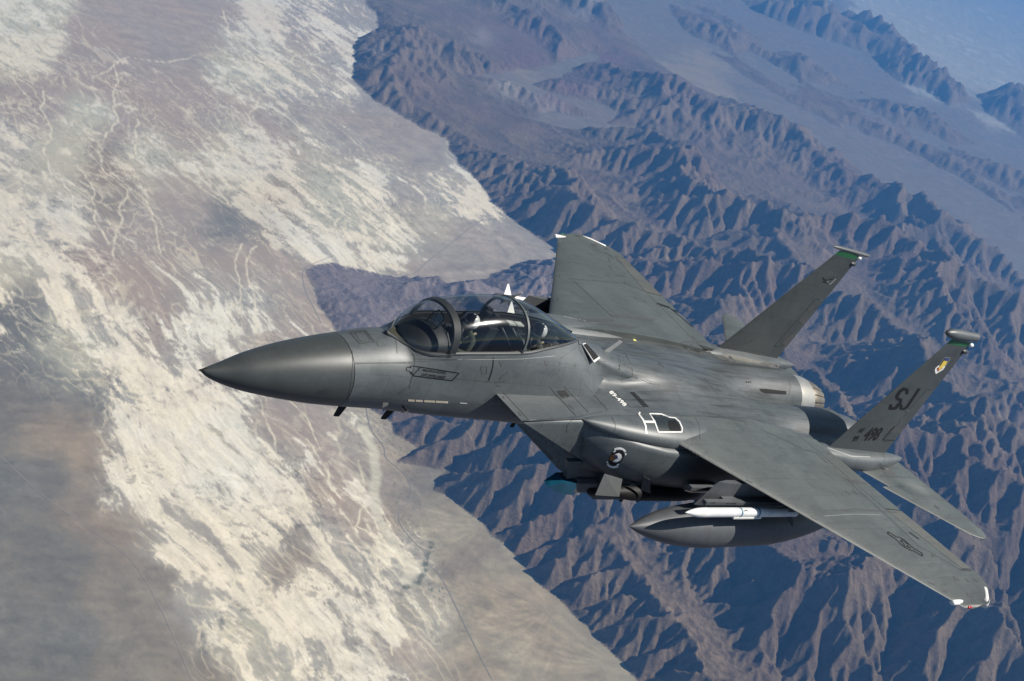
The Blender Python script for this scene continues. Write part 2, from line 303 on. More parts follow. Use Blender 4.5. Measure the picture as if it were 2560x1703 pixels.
mott = (1 + .22 * st2 + .14 * farf * fbm(Xk / 90, Yk / 90, 3, .7))[:, None]
tint = fbm(Al * .8 + 12, Ac * .8 + 5, 4)[:, None]
base = base * (1 + tint * np.array((.10, .0, -.08))) * mott
col = base * (1 - .80 * sm_[:, None]) + S_ * (.80 * sm_[:, None]) * (1 + .16 * st2[:, None])
col = col * (1 - .55 * chn[:, None]) + np.array((.64, .57, .46)) * .55 * chn[:, None]
for (fa, fb, o_) in ((.8, 3.0, 1), (1.3, 4.6, 5), (2.1, 7.5, 9), (2.6, 3.4, 14)):
    rk = 1 - 2 * np.abs(perlin(u * fa + o_ + .25 * st2, v * fb + .22 * fbm(u * fa * 3, v * fb * 1.2 + o_, 3))); ln = sstep(.84, .97, rk) * sstep(.02, .22, salt) * np.clip(farf * 1.4, 0, 1) * sstep(-.15, .35, fbm(u * .6 + fa, v * 1.5, 3)); col = col * (1 - .42 * ln[:, None]) + np.array((.82, .70, .53)) * .42 * ln[:, None]
    rk = 1 - 2 * np.abs(perlin(u * fa * 1.3 + o_ + 40 + .3 * st1, v * fb * 1.2 + .2 * fbm(u * fa * 3 + 9, v * fb + o_, 3))); ln = sstep(.86, .97, rk) * sstep(.15, .5, salt) * farf * sstep(-.1, .4, fbm(u * .7 + 30 + fa, v * 1.5, 3)); col = col * (1 - .16 * ln[:, None])
gn = fbm(Xk / 120 + 3, Yk / 120, 4, .8); gp = sstep(-.1, .35, fbm(Xk / 800, Yk / 800 + 8, 3)); col = col * (1 - .50 * farf * sstep(.1, .4, salt) * sstep(.05, .30, gn) * (.25 + .75 * gp) + .14 * farf * gn)[:, None]
fd = fbm(u * 2.4 + 70, v * 9, 5, .78); col = col * (1 + .38 * farf * sstep(.1, .5, salt) * fd)[:, None]
dk_ = sstep(.80, .92, fbm(u * 1.3 + 40, v * 3.0, 4, .6, True)) * sstep(.2, .6, salt)
col = col * (1 - .35 * dk_[:, None])
# fine herringbone rills over the fans and the bajada
rill = fbm(Ac * 3.2 + w1 * 2, Al * 9 + w2 * 3, 4, .6) * (1 - sstep(.05, .3, salt))
rl2 = fbm(Ac * 1.1 + w1 * 3, Al * 6 + w2 * 2 + st2, 5, .66) * (1 - sstep(.02, .2, salt)); col = col * (1 + .20 * rill[:, None] + .30 * rl2[:, None])
# drawn channels
def pdist(pts, wob=1.0, seed=0):
    """distance in metres to a wandering line given on the chart"""
    G_ = [ground_at(*p) for p in pts]; d = np.full(Xk.shape, 1e9)
    n1_ = fbm(Xk / 420 + seed, Yk / 420, 3) * 70 * wob; n2_ = fbm(Xk / 420, Yk / 420 + seed + 5, 3) * 70 * wob
    lo = np.min(G_, 0) - 400; hi = np.max(G_, 0) + 400; m = (Xk > lo[0]) & (Xk < hi[0]) & (Yk > lo[1]) & (Yk < hi[1])
    x = Xk[m] + n1_[m]; y = Yk[m] + n2_[m]; dd = np.full(x.shape, 1e9)
    for a, b in zip(G_, G_[1:]):
        e = b - a; t = np.clip(((x - a[0]) * e[0] + (y - a[1]) * e[1]) / (e @ e), 0, 1)
        dd = np.minimum(dd, np.hypot(x - a[0] - e[0] * t, y - a[1] - e[1] * t))
    d[m] = dd; return d
CH = [[(589, 564), (564, 599), (566, 634), (584, 669), (586, 714), (589, 778)], [(599, 225), (588, 245), (574, 264), (580, 285), (564, 309)], [(105, 210), (95, 250), (120, 294), (100, 349), (125, 399), (160, 444), (170, 499), (205, 529)],
      [(259, 150), (269, 185), (262, 230), (269, 274), (245, 309), (230, 339), (235, 389), (299, 439), (279, 479), (274, 529), (259, 569), (257, 599)], [(319, 274), (312, 319), (314, 359)], [(180, 379), (220, 449), (220, 514), (259, 564)],
      [(0, 150), (30, 135), (45, 110)], [(215, 185), (259, 150), (299, 132), (389, 145), (464, 125)], [(324, 444), (359, 524), (374, 589), (399, 619)], [(751, 1063), (766, 1103), (797, 1138), (827, 1163), (817, 1208), (872, 1243), (892, 1284), (921, 1309)],
      [(827, 1063), (832, 1103), (824, 1158)], [(721, 1263), (821, 1344), (867, 1374), (892, 1429), (907, 1509)], [(751, 1233), (862, 1274), (872, 1334)], [(596, 918), (626, 1000), (640, 1060), (700, 1130), (730, 1200), (760, 1290)], [(510, 20), (525, 70), (560, 110), (600, 180), (640, 230)],
      [(640, 160), (680, 130), (760, 120)], [(700, 1010), (740, 1060), (760, 1130)], [(560, 560), (540, 600), (552, 660), (548, 720)], [(770, 440), (790, 480), (770, 520), (800, 540)], [(640, 900), (700, 960), (745, 1040)]]
for k, c_ in enumerate(CH):
    d = pdist(c_, 1.0, k * 3.1); wd = 5 + dk * .00042
    a = .7 * (1 - sstep(wd * .5, wd * 1.4, d)) * (.35 + .65 * sstep(-.3, .2, fbm(Xk / 200 + k, Yk / 200, 3))); col = col * (1 - a[:, None]) + np.array((.80, .70, .55)) * a[:, None]
    
# shore line of pale sand along the foot of the fans, dark wetland by the spring
d = pdist([(835, 985), (862, 1040), (868, 1090), (862, 1130), (868, 1190), (900, 1240), (925, 1275), (950, 1310), (930, 1340)], .5, 3); a = .8 * (1 - sstep(25, 75, d)); col = col * (1 - a[:, None]) + np.array((.62, .56, .46)) * a[:, None]
d = pdist([(992, 1250), (985, 1285), (978, 1310), (965, 1340), (930, 1352)], .6, 9); a = .75 * (1 - sstep(10, 34, d)) * sstep(-.3, .2, fbm(Xk / 60, Yk / 60, 3)); col = col * (1 - a[:, None]) + np.array((.07, .09, .06)) * a[:, None]
dots = sstep(.30, .42, perlin(Xk / 38, Yk / 38)); d = pdist([(985, 1350), (1010, 1365)], .2, 2); a = .7 * dots * (1 - sstep(60, 130, d)); col = col * (1 - a[:, None]) + np.array((.08, .10, .07)) * a[:, None]
dots = sstep(.40, .55, perlin(Xk / 30 + 9, Yk / 30)); d = pdist([(900, 960), (945, 1100), (925, 1200), (975, 1270)], 1, 2); a = .45 * dots * (1 - sstep(100, 350, d)); col = col * (1 - a[:, None]) + np.array((.09, .10, .07)) * a[:, None]
# alluvial fans: washes spreading from the canyon mouths
for (ax, ay), (bx, by), rad in (((1128, 1214), (960, 1240), 2100), ((1035, 1096), (900, 1040), 1300), ((1415, 1530), (1080, 1460), 3000), ((1272, 1400), (1080, 1440), 1900), ((1160, 495), (980, 560), 3300), ((950, 292), (780, 260), 3600), ((880, 958), (845, 975), 700)):
    a = ground_at(ax, ay); b = ground_at(bx, by); th0 = math.atan2(*(b - a)[::-1]); dx, dy = Xk - a[0], Yk - a[1]; rr_ = np.hypot(dx, dy); th = (np.arctan2(dy, dx) - th0 + math.pi) % (2 * math.pi) - math.pi
    m = (1 - sstep(.7 * rad, rad, rr_)) * (1 - sstep(.7, 1.15, np.abs(th))) * sstep(30, 200, rr_)
    n = fbm(th * 9 + 2.2 * fbm(Xk / 1100, Yk / 1100, 4) , rr_ / 900 + fbm(Xk / 500, Yk / 500, 3), 5, .7); col = col * (1 + m * n * .36)[:, None]
col = col * np.array((.985, .985, .86))
# mountain rock
slope = np.zeros_like(Hk)
mn = fbm(Xk / 2400 + 3, Yk / 2400, 5, .6); mn2 = fbm(Xk / 700, Yk / 700 + 8, 5, .65); strat = fbm(Xk / 500 + Hk / 90, Yk / 2600 + Hk / 60, 4, .6)
rock = np.array((.188, .138, .092)) * (1 + .5 * mn2[:, None] + .60 * farf[:, None] * fbm(Xk / 90, Yk / 90, 4, .75)[:, None]) ; rock = rock * (1 - .45 * sstep(.05, .35, mn)[:, None]) + np.array((.095, .074, .056)) * .45 * sstep(.05, .35, mn)[:, None]
red = sstep(.0, .35, fbm(Xk / 1900 + 77, Yk / 1900, 4))[:, None]; rock = rock * (1 - .3 * red) + np.array((.15, .09, .075)) * .3 * red
rock = rock * (1 + .25 * strat[:, None])
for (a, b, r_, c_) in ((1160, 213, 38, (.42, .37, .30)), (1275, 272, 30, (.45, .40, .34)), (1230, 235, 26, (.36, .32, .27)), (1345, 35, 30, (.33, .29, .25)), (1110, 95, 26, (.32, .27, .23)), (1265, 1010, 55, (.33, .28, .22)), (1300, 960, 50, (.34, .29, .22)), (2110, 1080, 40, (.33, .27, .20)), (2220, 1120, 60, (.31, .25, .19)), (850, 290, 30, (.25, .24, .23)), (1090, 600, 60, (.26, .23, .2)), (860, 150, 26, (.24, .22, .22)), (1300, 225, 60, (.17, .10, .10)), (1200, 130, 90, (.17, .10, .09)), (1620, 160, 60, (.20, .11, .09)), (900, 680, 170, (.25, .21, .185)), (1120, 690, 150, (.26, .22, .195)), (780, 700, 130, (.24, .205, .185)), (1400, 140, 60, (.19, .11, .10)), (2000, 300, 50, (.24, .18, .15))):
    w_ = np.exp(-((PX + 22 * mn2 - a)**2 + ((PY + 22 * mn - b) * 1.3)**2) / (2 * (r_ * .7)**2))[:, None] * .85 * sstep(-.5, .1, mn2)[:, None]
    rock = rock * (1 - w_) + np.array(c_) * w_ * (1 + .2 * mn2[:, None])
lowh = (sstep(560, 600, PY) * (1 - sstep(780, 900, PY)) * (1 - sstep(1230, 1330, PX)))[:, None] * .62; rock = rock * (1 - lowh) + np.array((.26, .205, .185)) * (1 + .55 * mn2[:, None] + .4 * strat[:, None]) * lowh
bed = sstep(5.6, 6.6, LA) * (1 - sstep(60, 500, Hk)) * .6
rock = rock * (1 - bed[:, None]) + np.array((.27, .235, .205)) * bed[:, None]
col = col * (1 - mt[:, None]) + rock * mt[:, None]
lines_ = sstep(.72, .86, fbm(Al * .12 + w1 * .1, Ac * .5, 4, .6, True)) * sstep(45000, 60000, dk) * (1 - mt); col = col * (1 - .5 * lines_[:, None]) + np.array((.62, .58, .50)) * .5 * lines_[:, None]
col = np.clip(col * (1 + .05 * farf * perlin(Xk / 22, Yk / 22))[:, None], .01, .88)

def land_material(name, grain, bs, bd):
    m_, N, L, P = nodes_of(name)
    at_ = N.new('ShaderNodeAttribute'); at_.attribute_name = 'ground_colour'
    tc = N.new('ShaderNodeNewGeometry').outputs['Position']
    n1 = noise_tex(N, L, mapping(N, L, tc, (.02, .02, .02)), 1.0, 6, .7)
    L.new(mixc(N, L, 1.0, at_.outputs['Color'], ramp(N, L, n1, [(0.3, (1 - grain,) * 3), (0.7, (1 + grain,) * 3)]), 'MULTIPLY'), P.inputs['Base Color'])
    P.inputs['Roughness'].default_value = .95; P.inputs['Specular IOR Level'].default_value = .08
    if bs:
        n2 = noise_tex(N, L, mapping(N, L, tc, (.012, .012, .012)), 1.0, 8, .75)
        bump(N, L, P, n2, bs, bd)
    return m_
FLATM = land_material('valley_sediment', .04, 0, 0); ROCKM = land_material('desert_rock', .2, 1.0, 50.0)
quad = (idm[:-1, :-1] >= 0) & (idm[1:, :-1] >= 0) & (idm[:-1, 1:] >= 0) & (idm[1:, 1:] >= 0)
Q = np.stack([idm[:-1, :-1][quad], idm[:-1, 1:][quad], idm[1:, 1:][quad], idm[1:, :-1][quad]], 1)
V = np.stack([Xk, Yk, GZ + Hk], 1).astype(np.float32)
kindv = np.zeros(len(Xk), int); wl = inside(PX, PY, RANGE2); kindv[(mt > .3)] = 1; kindv[(mt > .3) & wl] = 2; kindv[(mt > .3) & (inside(PX, PY - 12, RANGE3) | inside(PX, PY, RANGE4))] = 3
kf = kindv[Q].max(1)
def land(name, sel, label):
    q = Q[sel]
    if not len(q): return
    used, inv = np.unique(q, return_inverse=True); q = inv.reshape(q.shape)
    me = bpy.data.meshes.new(name); me.vertices.add(len(used)); me.vertices.foreach_set('co', V[used].ravel())
    me.loops.add(q.size); me.loops.foreach_set('vertex_index', q.ravel().astype(np.int32)); me.polygons.add(len(q))
    me.polygons.foreach_set('loop_start', np.arange(0, q.size, 4, dtype=np.int32)); me.polygons.foreach_set('use_smooth', np.ones(len(q), bool))
    me.update(calc_edges=True)
    at = me.attributes.new('ground_colour', 'FLOAT_COLOR', 'POINT'); at.data.foreach_set('color', np.concatenate([col[used], np.ones((len(used), 1))], 1).astype(np.float32).ravel())
    me.materials.append(FLATM if name == 'valley_floor' else ROCKM); o = bpy.data.objects.new(name, me); link(o); props(o, label, kind='structure')
    return o
land('valley_floor', kf == 0, 'pale salt flats and braided channels of the desert valley')
land('mountain_range', kf == 1, 'rugged blue-shadowed mountain range crossing behind the jet')
land('low_hills', kf == 2, 'dark low ridges across the hazy second basin')
land('far_mountains', kf == 3, 'small jagged mountains near the top right corner')
# unseen plain beyond the view, coloured dark to cut bounce under the jet
pm, N, L, P = nodes_of('darkened_plain'); tc = N.new('ShaderNodeNewGeometry').outputs['Position']
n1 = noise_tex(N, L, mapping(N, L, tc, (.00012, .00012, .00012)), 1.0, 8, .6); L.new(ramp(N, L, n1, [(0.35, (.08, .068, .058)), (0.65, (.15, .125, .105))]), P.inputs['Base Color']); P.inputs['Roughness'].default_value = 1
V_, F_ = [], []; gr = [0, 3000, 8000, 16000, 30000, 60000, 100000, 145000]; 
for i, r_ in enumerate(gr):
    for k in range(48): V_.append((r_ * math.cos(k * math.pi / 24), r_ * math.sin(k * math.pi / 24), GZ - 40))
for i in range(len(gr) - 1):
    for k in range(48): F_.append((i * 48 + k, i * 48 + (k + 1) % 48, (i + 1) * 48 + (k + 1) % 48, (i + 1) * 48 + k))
me = bpy.data.meshes.new('ground'); me.from_pydata(V_, [], F_); me.materials.append(pm); props(link(bpy.data.objects.new('ground', me)), 'unseen desert plain running on to the horizon, darkened to cut bounce light', kind='structure')
# roads
RDM = plain('old_asphalt', (.25, .22, .17), .95); DRT = plain('graded_dirt', (.33, .28, .22), .95)
def road(pts, wd, mat, label, name='road'):
    P_ = np.array([ground_at(*p) for p in pts]); T = np.arange(len(P_)); t = np.linspace(0, len(P_) - 1, len(P_) * 30)
    i = np.minimum(t.astype(int), len(P_) - 2); f = (t - i)[:, None]; p0 = P_[np.maximum(i - 1, 0)]; p1 = P_[i]; p2 = P_[i + 1]; p3 = P_[np.minimum(i + 2, len(P_) - 1)]
    C = .5 * (2 * p1 + (p2 - p0) * f + (2 * p0 - 5 * p1 + 4 * p2 - p3) * f**2 + (3 * p1 - p0 - 3 * p2 + p3) * f**3)
    d = np.gradient(C, axis=0); d /= np.linalg.norm(d, axis=1)[:, None]; n = np.stack([-d[:, 1], d[:, 0]], 1) * wd / 2
    hh = GZ + 1.6 + sample(HG, C[:, 0], C[:, 1]); V_ = [(*(c + m), h) for c, m, h in zip(C, n, hh)] + [(*(c - m), h) for c, m, h in zip(C, n, hh)]; k = len(C)
    me = bpy.data.meshes.new(name); me.from_pydata(V_, [], [(k + i, k + i + 1, i + 1, i) for i in range(k - 1)]); me.materials.append(mat)
    props(link(bpy.data.objects.new(name, me)), label, kind='structure')
road([(838, 925), (841, 937), (853, 987), (882, 1028), (890, 1057), (932, 1094), (946, 1127), (940, 1156), (919, 1181), (923, 1210), (952, 1247), (977, 1271), (987, 1300), (1010, 1321), (1043, 1383), (1076, 1453), (1134, 1568), (1160, 1620)], 10, RDM, 'winding paved road along the foot of the mountains')
road([(895, 634), (948, 632), (983, 603), (1045, 555), (1098, 513), (1124, 504)], 13, RDM, 'straight road crossing the fan above the canopy')
road([(0, 1048), (85, 1128), (150, 1178), (271, 1263), (321, 1314), (381, 1424), (441, 1564)], 5, DRT, 'faint dirt track at lower left', 'dirt_road')
road([(768, 589), (719, 609), (697, 629), (704, 674), (725, 715), (739, 745)], 8, RDM, 'road skirting the low hills')
# ---- the air between: one box of haze round the jet, the camera and all the land
hz = bpy.data.meshes.new('haze'); e = 147000.0; zt = CAM[2] + 12; zb = GZ - 60
hz.from_pydata([(x, y, z_) for x in (-e, e) for y in (-e, e) for z_ in (zb, zt)], [], [(0, 1, 3, 2), (4, 6, 7, 5), (0, 4, 5, 1), (2, 3, 7, 6), (0, 2, 6, 4), (1, 5, 7, 3)])
hm = bpy.data.materials.new('thin_blue_air'); hm.use_nodes = True; hn = hm.node_tree; hn.nodes.remove(hn.nodes['Principled BSDF'])
pv = hn.nodes.new('ShaderNodeVolumePrincipled'); pv.inputs['Color'].default_value = (.13, .43, 1.0, 1); pv.inputs['Density'].default_value = HAZE; pv.inputs['Anisotropy'].default_value = 0.0
hn.links.new(pv.outputs[0], hn.nodes['Material Output'].inputs['Volume'])
hz.materials.append(hm); props(link(bpy.data.objects.new('haze', hz)), 'thin blue haze over the valley', kind='stuff')
# ------------------------------------------------------------------ the jet
# authored with y positive to PORT; built with y flipped
PAINT = paint('gunship_grey_paint', (0.080, 0.091, 0.095), 0.44, spec=.5)
WINGP = paint('wing_grey_paint', (0.074, 0.086, 0.083), 0.48, 0.6, soot=.03)
SOOTY = paint('sooty_grey_paint', (0.078, 0.089, 0.092), 0.40, 0.85, spec=.55, soot=.09, stain=(.030, .031, .031))
TAILP = paint('tail_grey_paint', (0.048, 0.057, 0.059), 0.52, 0.55)
RADOME = paint('radome_grey', (0.050, 0.056, 0.054), 0.38, 0.12, panels=False)
DARK = plain('black_recess', (0.006, 0.006, 0.007), 0.7, 0, 0.2)
BLACK = plain('black_marking', (0.008, 0.008, 0.009), 0.6, 0, .25)
WHITE = plain('white_paint', (0.78, 0.77, 0.73), 0.35)
LINE = plain('panel_gap', (0.05, 0.055, 0.056), 0.6)
STEEL = plain('heat_stained_steel', (0.52, 0.49, 0.43), 0.34, 0.75)
NOZ_SHADED = plain('shaded_nozzle_metal', (0.2, 0.2, 0.2), 0.38, 0.85)
RUBBER = plain('dark_rubber', (0.02, 0.02, 0.022), 0.6)
FRAME = plain('canopy_frame_grey', (0.028, 0.032, 0.034), 0.5)

def jroot(name, loc=(0, 0, 0)):
    o = bpy.data.objects.new(name, None); o.empty_display_size = 0.5
    link(o); T = Matrix.Translation(Vector((loc[0], -loc[1], loc[2])))
    o.matrix_world = MJ @ T
    return o
OFF = {}
def jmesh(name, V, F, mat, parent, smooth=True, mats=None, fmat=None, auto=None, normals=True):
    """V in jet space with y to port; parent is a root Empty at its own base (or one of its parts)"""
    root = parent
    while root.parent is not None: root = root.parent
    inv = (MJ.inverted() @ root.matrix_world)
    off = inv.translation
    me = bpy.data.meshes.new(name)
    me.from_pydata([(v[0] - off.x, -v[1] - off.y, v[2] - off.z) for v in V], [], [tuple(f) for f in F])
    for mm in (mats or [mat]): me.materials.append(mm)
    if fmat is not None: me.polygons.foreach_set('material_index', fmat)
    if normals:
        bm = bmesh.new(); bm.from_mesh(me); bmesh.ops.remove_doubles(bm, verts=bm.verts, dist=1e-5)
        bmesh.ops.recalc_face_normals(bm, faces=bm.faces); bm.to_mesh(me); bm.free()
    me.polygons.foreach_set('use_smooth', [smooth] * len(me.polygons))
    if smooth and auto is not None: me.set_sharp_from_angle(angle=math.radians(auto))
    me.update()
    o = bpy.data.objects.new(name, me); link(o, parent)
    return o
def loft(rings, cap=True, closed=True):
    n = len(rings[0]); V = [p for r in rings for p in r]; F = []
    for i in range(len(rings) - 1):
        for j in range(n if closed else n - 1):
            k = (j + 1) % n
            F.append((i * n + j, i * n + k, (i + 1) * n + k, (i + 1) * n + j))
    if cap and closed:
        F.append(tuple(range(n))[::-1]); F.append(tuple((len(rings) - 1) * n + j for j in range(n)))
    return V, F
def merge(*parts):
    V, F = [], []
    for v, f in parts:
        b = len(V); V += list(v); F += [tuple(i + b for i in g) for g in f]
    return V, F
def ell(x, y, z, ry, rz, n=32, tilt=0.0, e=2.0):
    R = []
    for i in range(n):
        a = 2 * math.pi * i / n; c, s = math.cos(a), math.sin(a)
        c2 = math.copysign(abs(c) ** (2 / e), c); s2 = math.copysign(abs(s) ** (2 / e), s)
        R.append((x - tilt * rz * c2, y + ry * s2, z + rz * c2))
    return R
def body(pts, n=32, e=2.0):
    """pts: (x, y, z, ry, rz) stations resampled smoothly"""
    return [ell(*p, n=n, e=e) for p in resample(pts)]
def resample(pts, m=4):
    P = np.array(pts, float); out = []
    for i in range(len(P) - 1):
        p0 = P[max(i - 1, 0)]; p1 = P[i]; p2 = P[i + 1]; p3 = P[min(i + 2, len(P) - 1)]
        for k in range(m):
            t = k / m
            # monotone-limited Hermite on the station index
            h = p2 - p1; m1 = np.where((p1 - p0) * h > 0, (p2 - p0) / 2, 0); m2 = np.where(h * (p3 - p2) > 0, (p3 - p1) / 2, 0)
            if i == 0: m1 = h
            if i == len(P) - 2: m2 = h
            m1 = np.sign(h) * np.minimum(abs(m1), 3 * abs(h)); m2 = np.sign(h) * np.minimum(abs(m2), 3 * abs(h))
            out.append((2 * t**3 - 3 * t**2 + 1) * p1 + (t**3 - 2 * t**2 + t) * m1 + (-2 * t**3 + 3 * t**2) * p2 + (t**3 - t**2) * m2)
    out.append(P[-1]); return [tuple(map(float, q)) for q in out]
def tube(path, r, n=8):
    rings = []
    P = [np.array(p, float) for p in path]
    for i, p in enumerate(P):
        d = P[min(i + 1, len(P) - 1)] - P[max(i - 1, 0)]; d /= np.linalg.norm(d)
        a = np.cross(d, (0, 0, 1.0)); 
        if np.linalg.norm(a) < 1e-3: a = np.cross(d, (0, 1.0, 0))
        a /= np.linalg.norm(a); b = np.cross(d, a)
        rr = r[i] if hasattr(r, '__len__') else r
        rings.append([tuple(p + rr * (math.cos(t) * a + math.sin(t) * b)) for t in np.linspace(0, 2 * np.pi, n, endpoint=False)])
    return loft(rings)
def box(x0, x1, y0, y1, z0, z1):
    V = [(x, y, z) for x in (x0, x1) for y in (y0, y1) for z in (z0, z1)]
    return V, [(0, 1, 3, 2), (4, 6, 7, 5), (0, 4, 5, 1), (2, 3, 7, 6), (0, 2, 6, 4), (1, 5, 7, 3)]
def plate(poly, off):
    """extrude a 3-D polygon by the vector off"""
    n = len(poly); V = [tuple(p) for p in poly] + [tuple(np.array(p) + off) for p in poly]
    F = [tuple(range(n))[::-1], tuple(range(n, 2 * n))] + [(i, (i + 1) % n, n + (i + 1) % n, n + i) for i in range(n)]
    return V, F
AF = [(0, 0), (0.006, .16), (0.02, .3), (0.06, .52), (0.14, .76), (0.27, .95), (0.42, 1.0), (0.6, .88), (0.78, .58), (0.92, .25), (1, .04)]
def airfoil(le, te, t, up=(0, 0, 1), c0=0.0, c1=1.0):
    """closed ring between le and te with maximum half thickness t, keeping the chord range c0..c1"""
    le = np.array(le, float); te = np.array(te, float); up = np.array(up, float)
    xs = [a for a, _ in AF]; ts = [b for _, b in AF]
    cs = sorted({c0, c1} | {a for a in xs if c0 < a < c1})
    topp = [tuple(le + (te - le) * c + up * t * np.interp(c, xs, ts)) for c in cs]
    bot = [tuple(le + (te - le) * c - up * t * 0.8 * np.interp(c, xs, ts)) for c in cs]
    return topp + bot[::-1]
def mirror(VF): return [(x, -y, z) for x, y, z in VF[0]], VF[1]

jet = props(jroot('fighter_jet', (9, 0, 0)), 'dark grey twin-tailed fighter jet flying nose-left above the desert valley', 'fighter jet')

# ---- radome and forward fuselage
FT = [(0, 0, 0, 0), (.12, .055, -.085, .07), (.35, .15, -.165, .155), (.71, .315, -.24, .275), (1.1, .465, -.285, .37), (1.52, .60, -.32, .45),
      (2.04, .735, -.345, .53), (2.4, .815, -.345, .57), (3.06, .97, -.335, .63), (4.1, 1.08, -.30, .70), (5.2, 1.12, -.30, .76), (6.3, 1.15, -.31, .8), (7.6, 1.2, -.34, .84)]
FX = np.array([t[0] for t in FT])
def fsec(x):
    return [float(np.interp(x, FX, [t[i] for t in FT])) for i in (1, 2, 3)]
FTs = resample(FT, 6); FSX = np.array([t[0] for t in FTs])
def fsm(x): return [float(np.interp(x, FSX, [t[i] for t in FTs])) for i in (1, 2, 3)]
SEAM = 0.30
def seamx(z): return 2.38 - 0.17 * (z - 0.25)
rings = []
NR = 64
base = np.concatenate([np.linspace(0, 1, 30) ** 1.5])
for u in base:
    r = []
    for k in range(NR):
        a = 2 * math.pi * k / NR
        zt, zb, hw = fsm(2.36); zc = (zt + zb) / 2
        xs = seamx(zc + (zt - zb) / 2 * math.cos(a)) * u
        zt, zb, hw = fsm(xs); zc = (zt + zb) / 2
        r.append((xs, hw * math.sin(a), zc + (zt - zb) / 2 * math.cos(a)))
    rings.append(r)
rings[0] = [(0.0, 0.0005 * math.sin(2 * math.pi * k / NR), 0.0005 * math.cos(2 * math.pi * k / NR)) for k in range(NR)]
V, F = loft(rings)
jmesh('radome', V, F, RADOME, jet, auto=40)
V, F = loft([ell(x, 0, z, r, r, 16) for x, z, r in ((-0.03, 0, .004), (-.01, 0, .012), (.05, -.002, .032), (.09, -.006, .05))])
jmesh('radome_tip', V, F, BLACK, jet)

# sill line: x, half width, height
SILL = [(3.04, .01, 1.0), (3.10, .05, .992), (3.21, .13, .970), (3.30, .21, .957), (3.37, .27, .95), (3.46, .37, .955), (3.63, .48, .985), (3.91, .56, 1.05), (4.1, .60, 1.11), (5.5, .61, 1.26), (6.2, .52, 1.36), (6.7, .40, 1.40), (7.1, .26, 1.41), (7.4, .10, 1.39)]
TOPL = [(3.04, 1.005), (3.10, 1.04), (3.21, 1.12), (3.46, 1.31), (3.84, 1.56), (4.23, 1.70), (4.67, 1.80), (5.14, 1.865), (5.6, 1.87), (6.1, 1.80), (6.66, 1.64), (7.13, 1.49), (7.4, 1.39)]
def lerp_tab(tab, x, i): return float(np.interp(x, [t[0] for t in tab], [t[i] for t in tab]))
SILLs = resample(SILL, 5); TOPs = resample(TOPL, 5)
def sillw(x): return lerp_tab(SILLs, x, 1)
def sillz(x): return lerp_tab(SILLs, x, 2)
def topz(x): return lerp_tab(TOPs, x, 1)
def spline2(ctrl, n):
    P = np.array(ctrl, float); out = []; m = len(P) - 1
    for s in np.linspace(0, m, n):
        i = min(int(s), m - 1); t = s - i
        p0 = P[max(i - 1, 0)]; p1 = P[i]; p2 = P[i + 1]; p3 = P[min(i + 2, m)]
        out.append(0.5 * ((2 * p1) + (p2 - p0) * t + (2 * p0 - 5 * p1 + 4 * p2 - p3) * t * t + (3 * p1 - p0 - 3 * p2 + p3) * t**3))
    return out
SPINE = [(7.2, 1.37), (7.6, 1.31), (8.0, 1.23), (8.5, 1.15), (9.2, 1.08), (10, 1.02), (11, .93), (12, .82), (13, .72), (14.6, .55)]
def sm3(a, b, x): t = min(1, max(0, (x - a) / (b - a))); return t * t * (3 - 2 * t)
def foresec(x):
    """one half outline from the crown (y=0) to the keel, then mirrored"""
    zt, zb, hw = fsm(min(x, 7.6)); zc = (zt + zb) / 2
    if x > 7.3: hw *= 1 - .60 * sm3(7.3, 9.9, x)
    nside, ntop = 26, 10
    a_s = math.asin(min(.95, sillw(max(x, 3.06)) / hw))
    AN = list(np.linspace(0, a_s, ntop)) + list(np.linspace(a_s, math.pi, nside + 1))[1:]
    if x < 2.9: return [(hw * math.sin(a), zc + (zt - zb) / 2 * math.cos(a)) for a in AN]
    sw, sz = (sillw(x), sillz(x)) if x < 7.4 else (0.12 + .26 * sm3(7.35, 8.3, x), float(np.interp(x, [7.4, 7.6, 8.0, 9.2, 10], [1.385, 1.24, 1.05, .84, .70])))
    b = sm3(2.9, 4.2, x)
    # crown
    if x < 7.4: top = [(sw * t, sz - 0.012 * (1 - t)) for t in np.linspace(0, 1, ntop)]
    else: 
        tz = lerp_tab(SPINE, x, 1) - .12 * sm3(8.4, 10, x)
        top = [(sw * math.sin(a), sz + (tz - sz) * math.cos(a)) for a in np.linspace(0, math.pi / 2, ntop)]
    zm = zc - .02
    side = spline2([(sw, sz), (sw + (hw - sw) * (.62 - .5 * sm3(7.4, 8.3, x)), sz - (sz - zm) * .30), (hw * .985, zm + (sz - zm) * .22), (hw * .99, zm - .12),
                    (hw * .86, zb + (zm - zb) * .36), (hw * .58, zb + .075), (hw * .3, zb + .012), (0, zb)], nside + 1)
    S = top + [tuple(map(float, p)) for p in side[1:]]
    if b < 1:
        A = [(hw * math.sin(a), zc + (zt - zb) / 2 * math.cos(a)) for a in AN]
        q = []
        for i, (a, s_) in enumerate(zip(A, S)):
            bt = sm3(2.95, 3.45, x); t = min(1, max(0, (i - ntop) / 10)); bb = bt * (1 - t) + b * t
            q.append(((1 - bb) * a[0] + bb * s_[0], (1 - bb) * a[1] + bb * s_[1]))
        S = q
    return S
FORE = [2.36, 2.6, 2.8, 2.9, 2.95, 3.0, 3.05, 3.12, 3.2, 3.3, 3.4, 3.46, 3.5, 3.6, 3.8, 4.0, 4.3, 4.6, 5, 5.4, 5.8, 6.1, 6.4, 6.7, 6.9, 7.05, 7.2, 7.3, 7.4, 7.5, 7.7, 8.0, 8.4, 8.9, 9.4, 10.0]
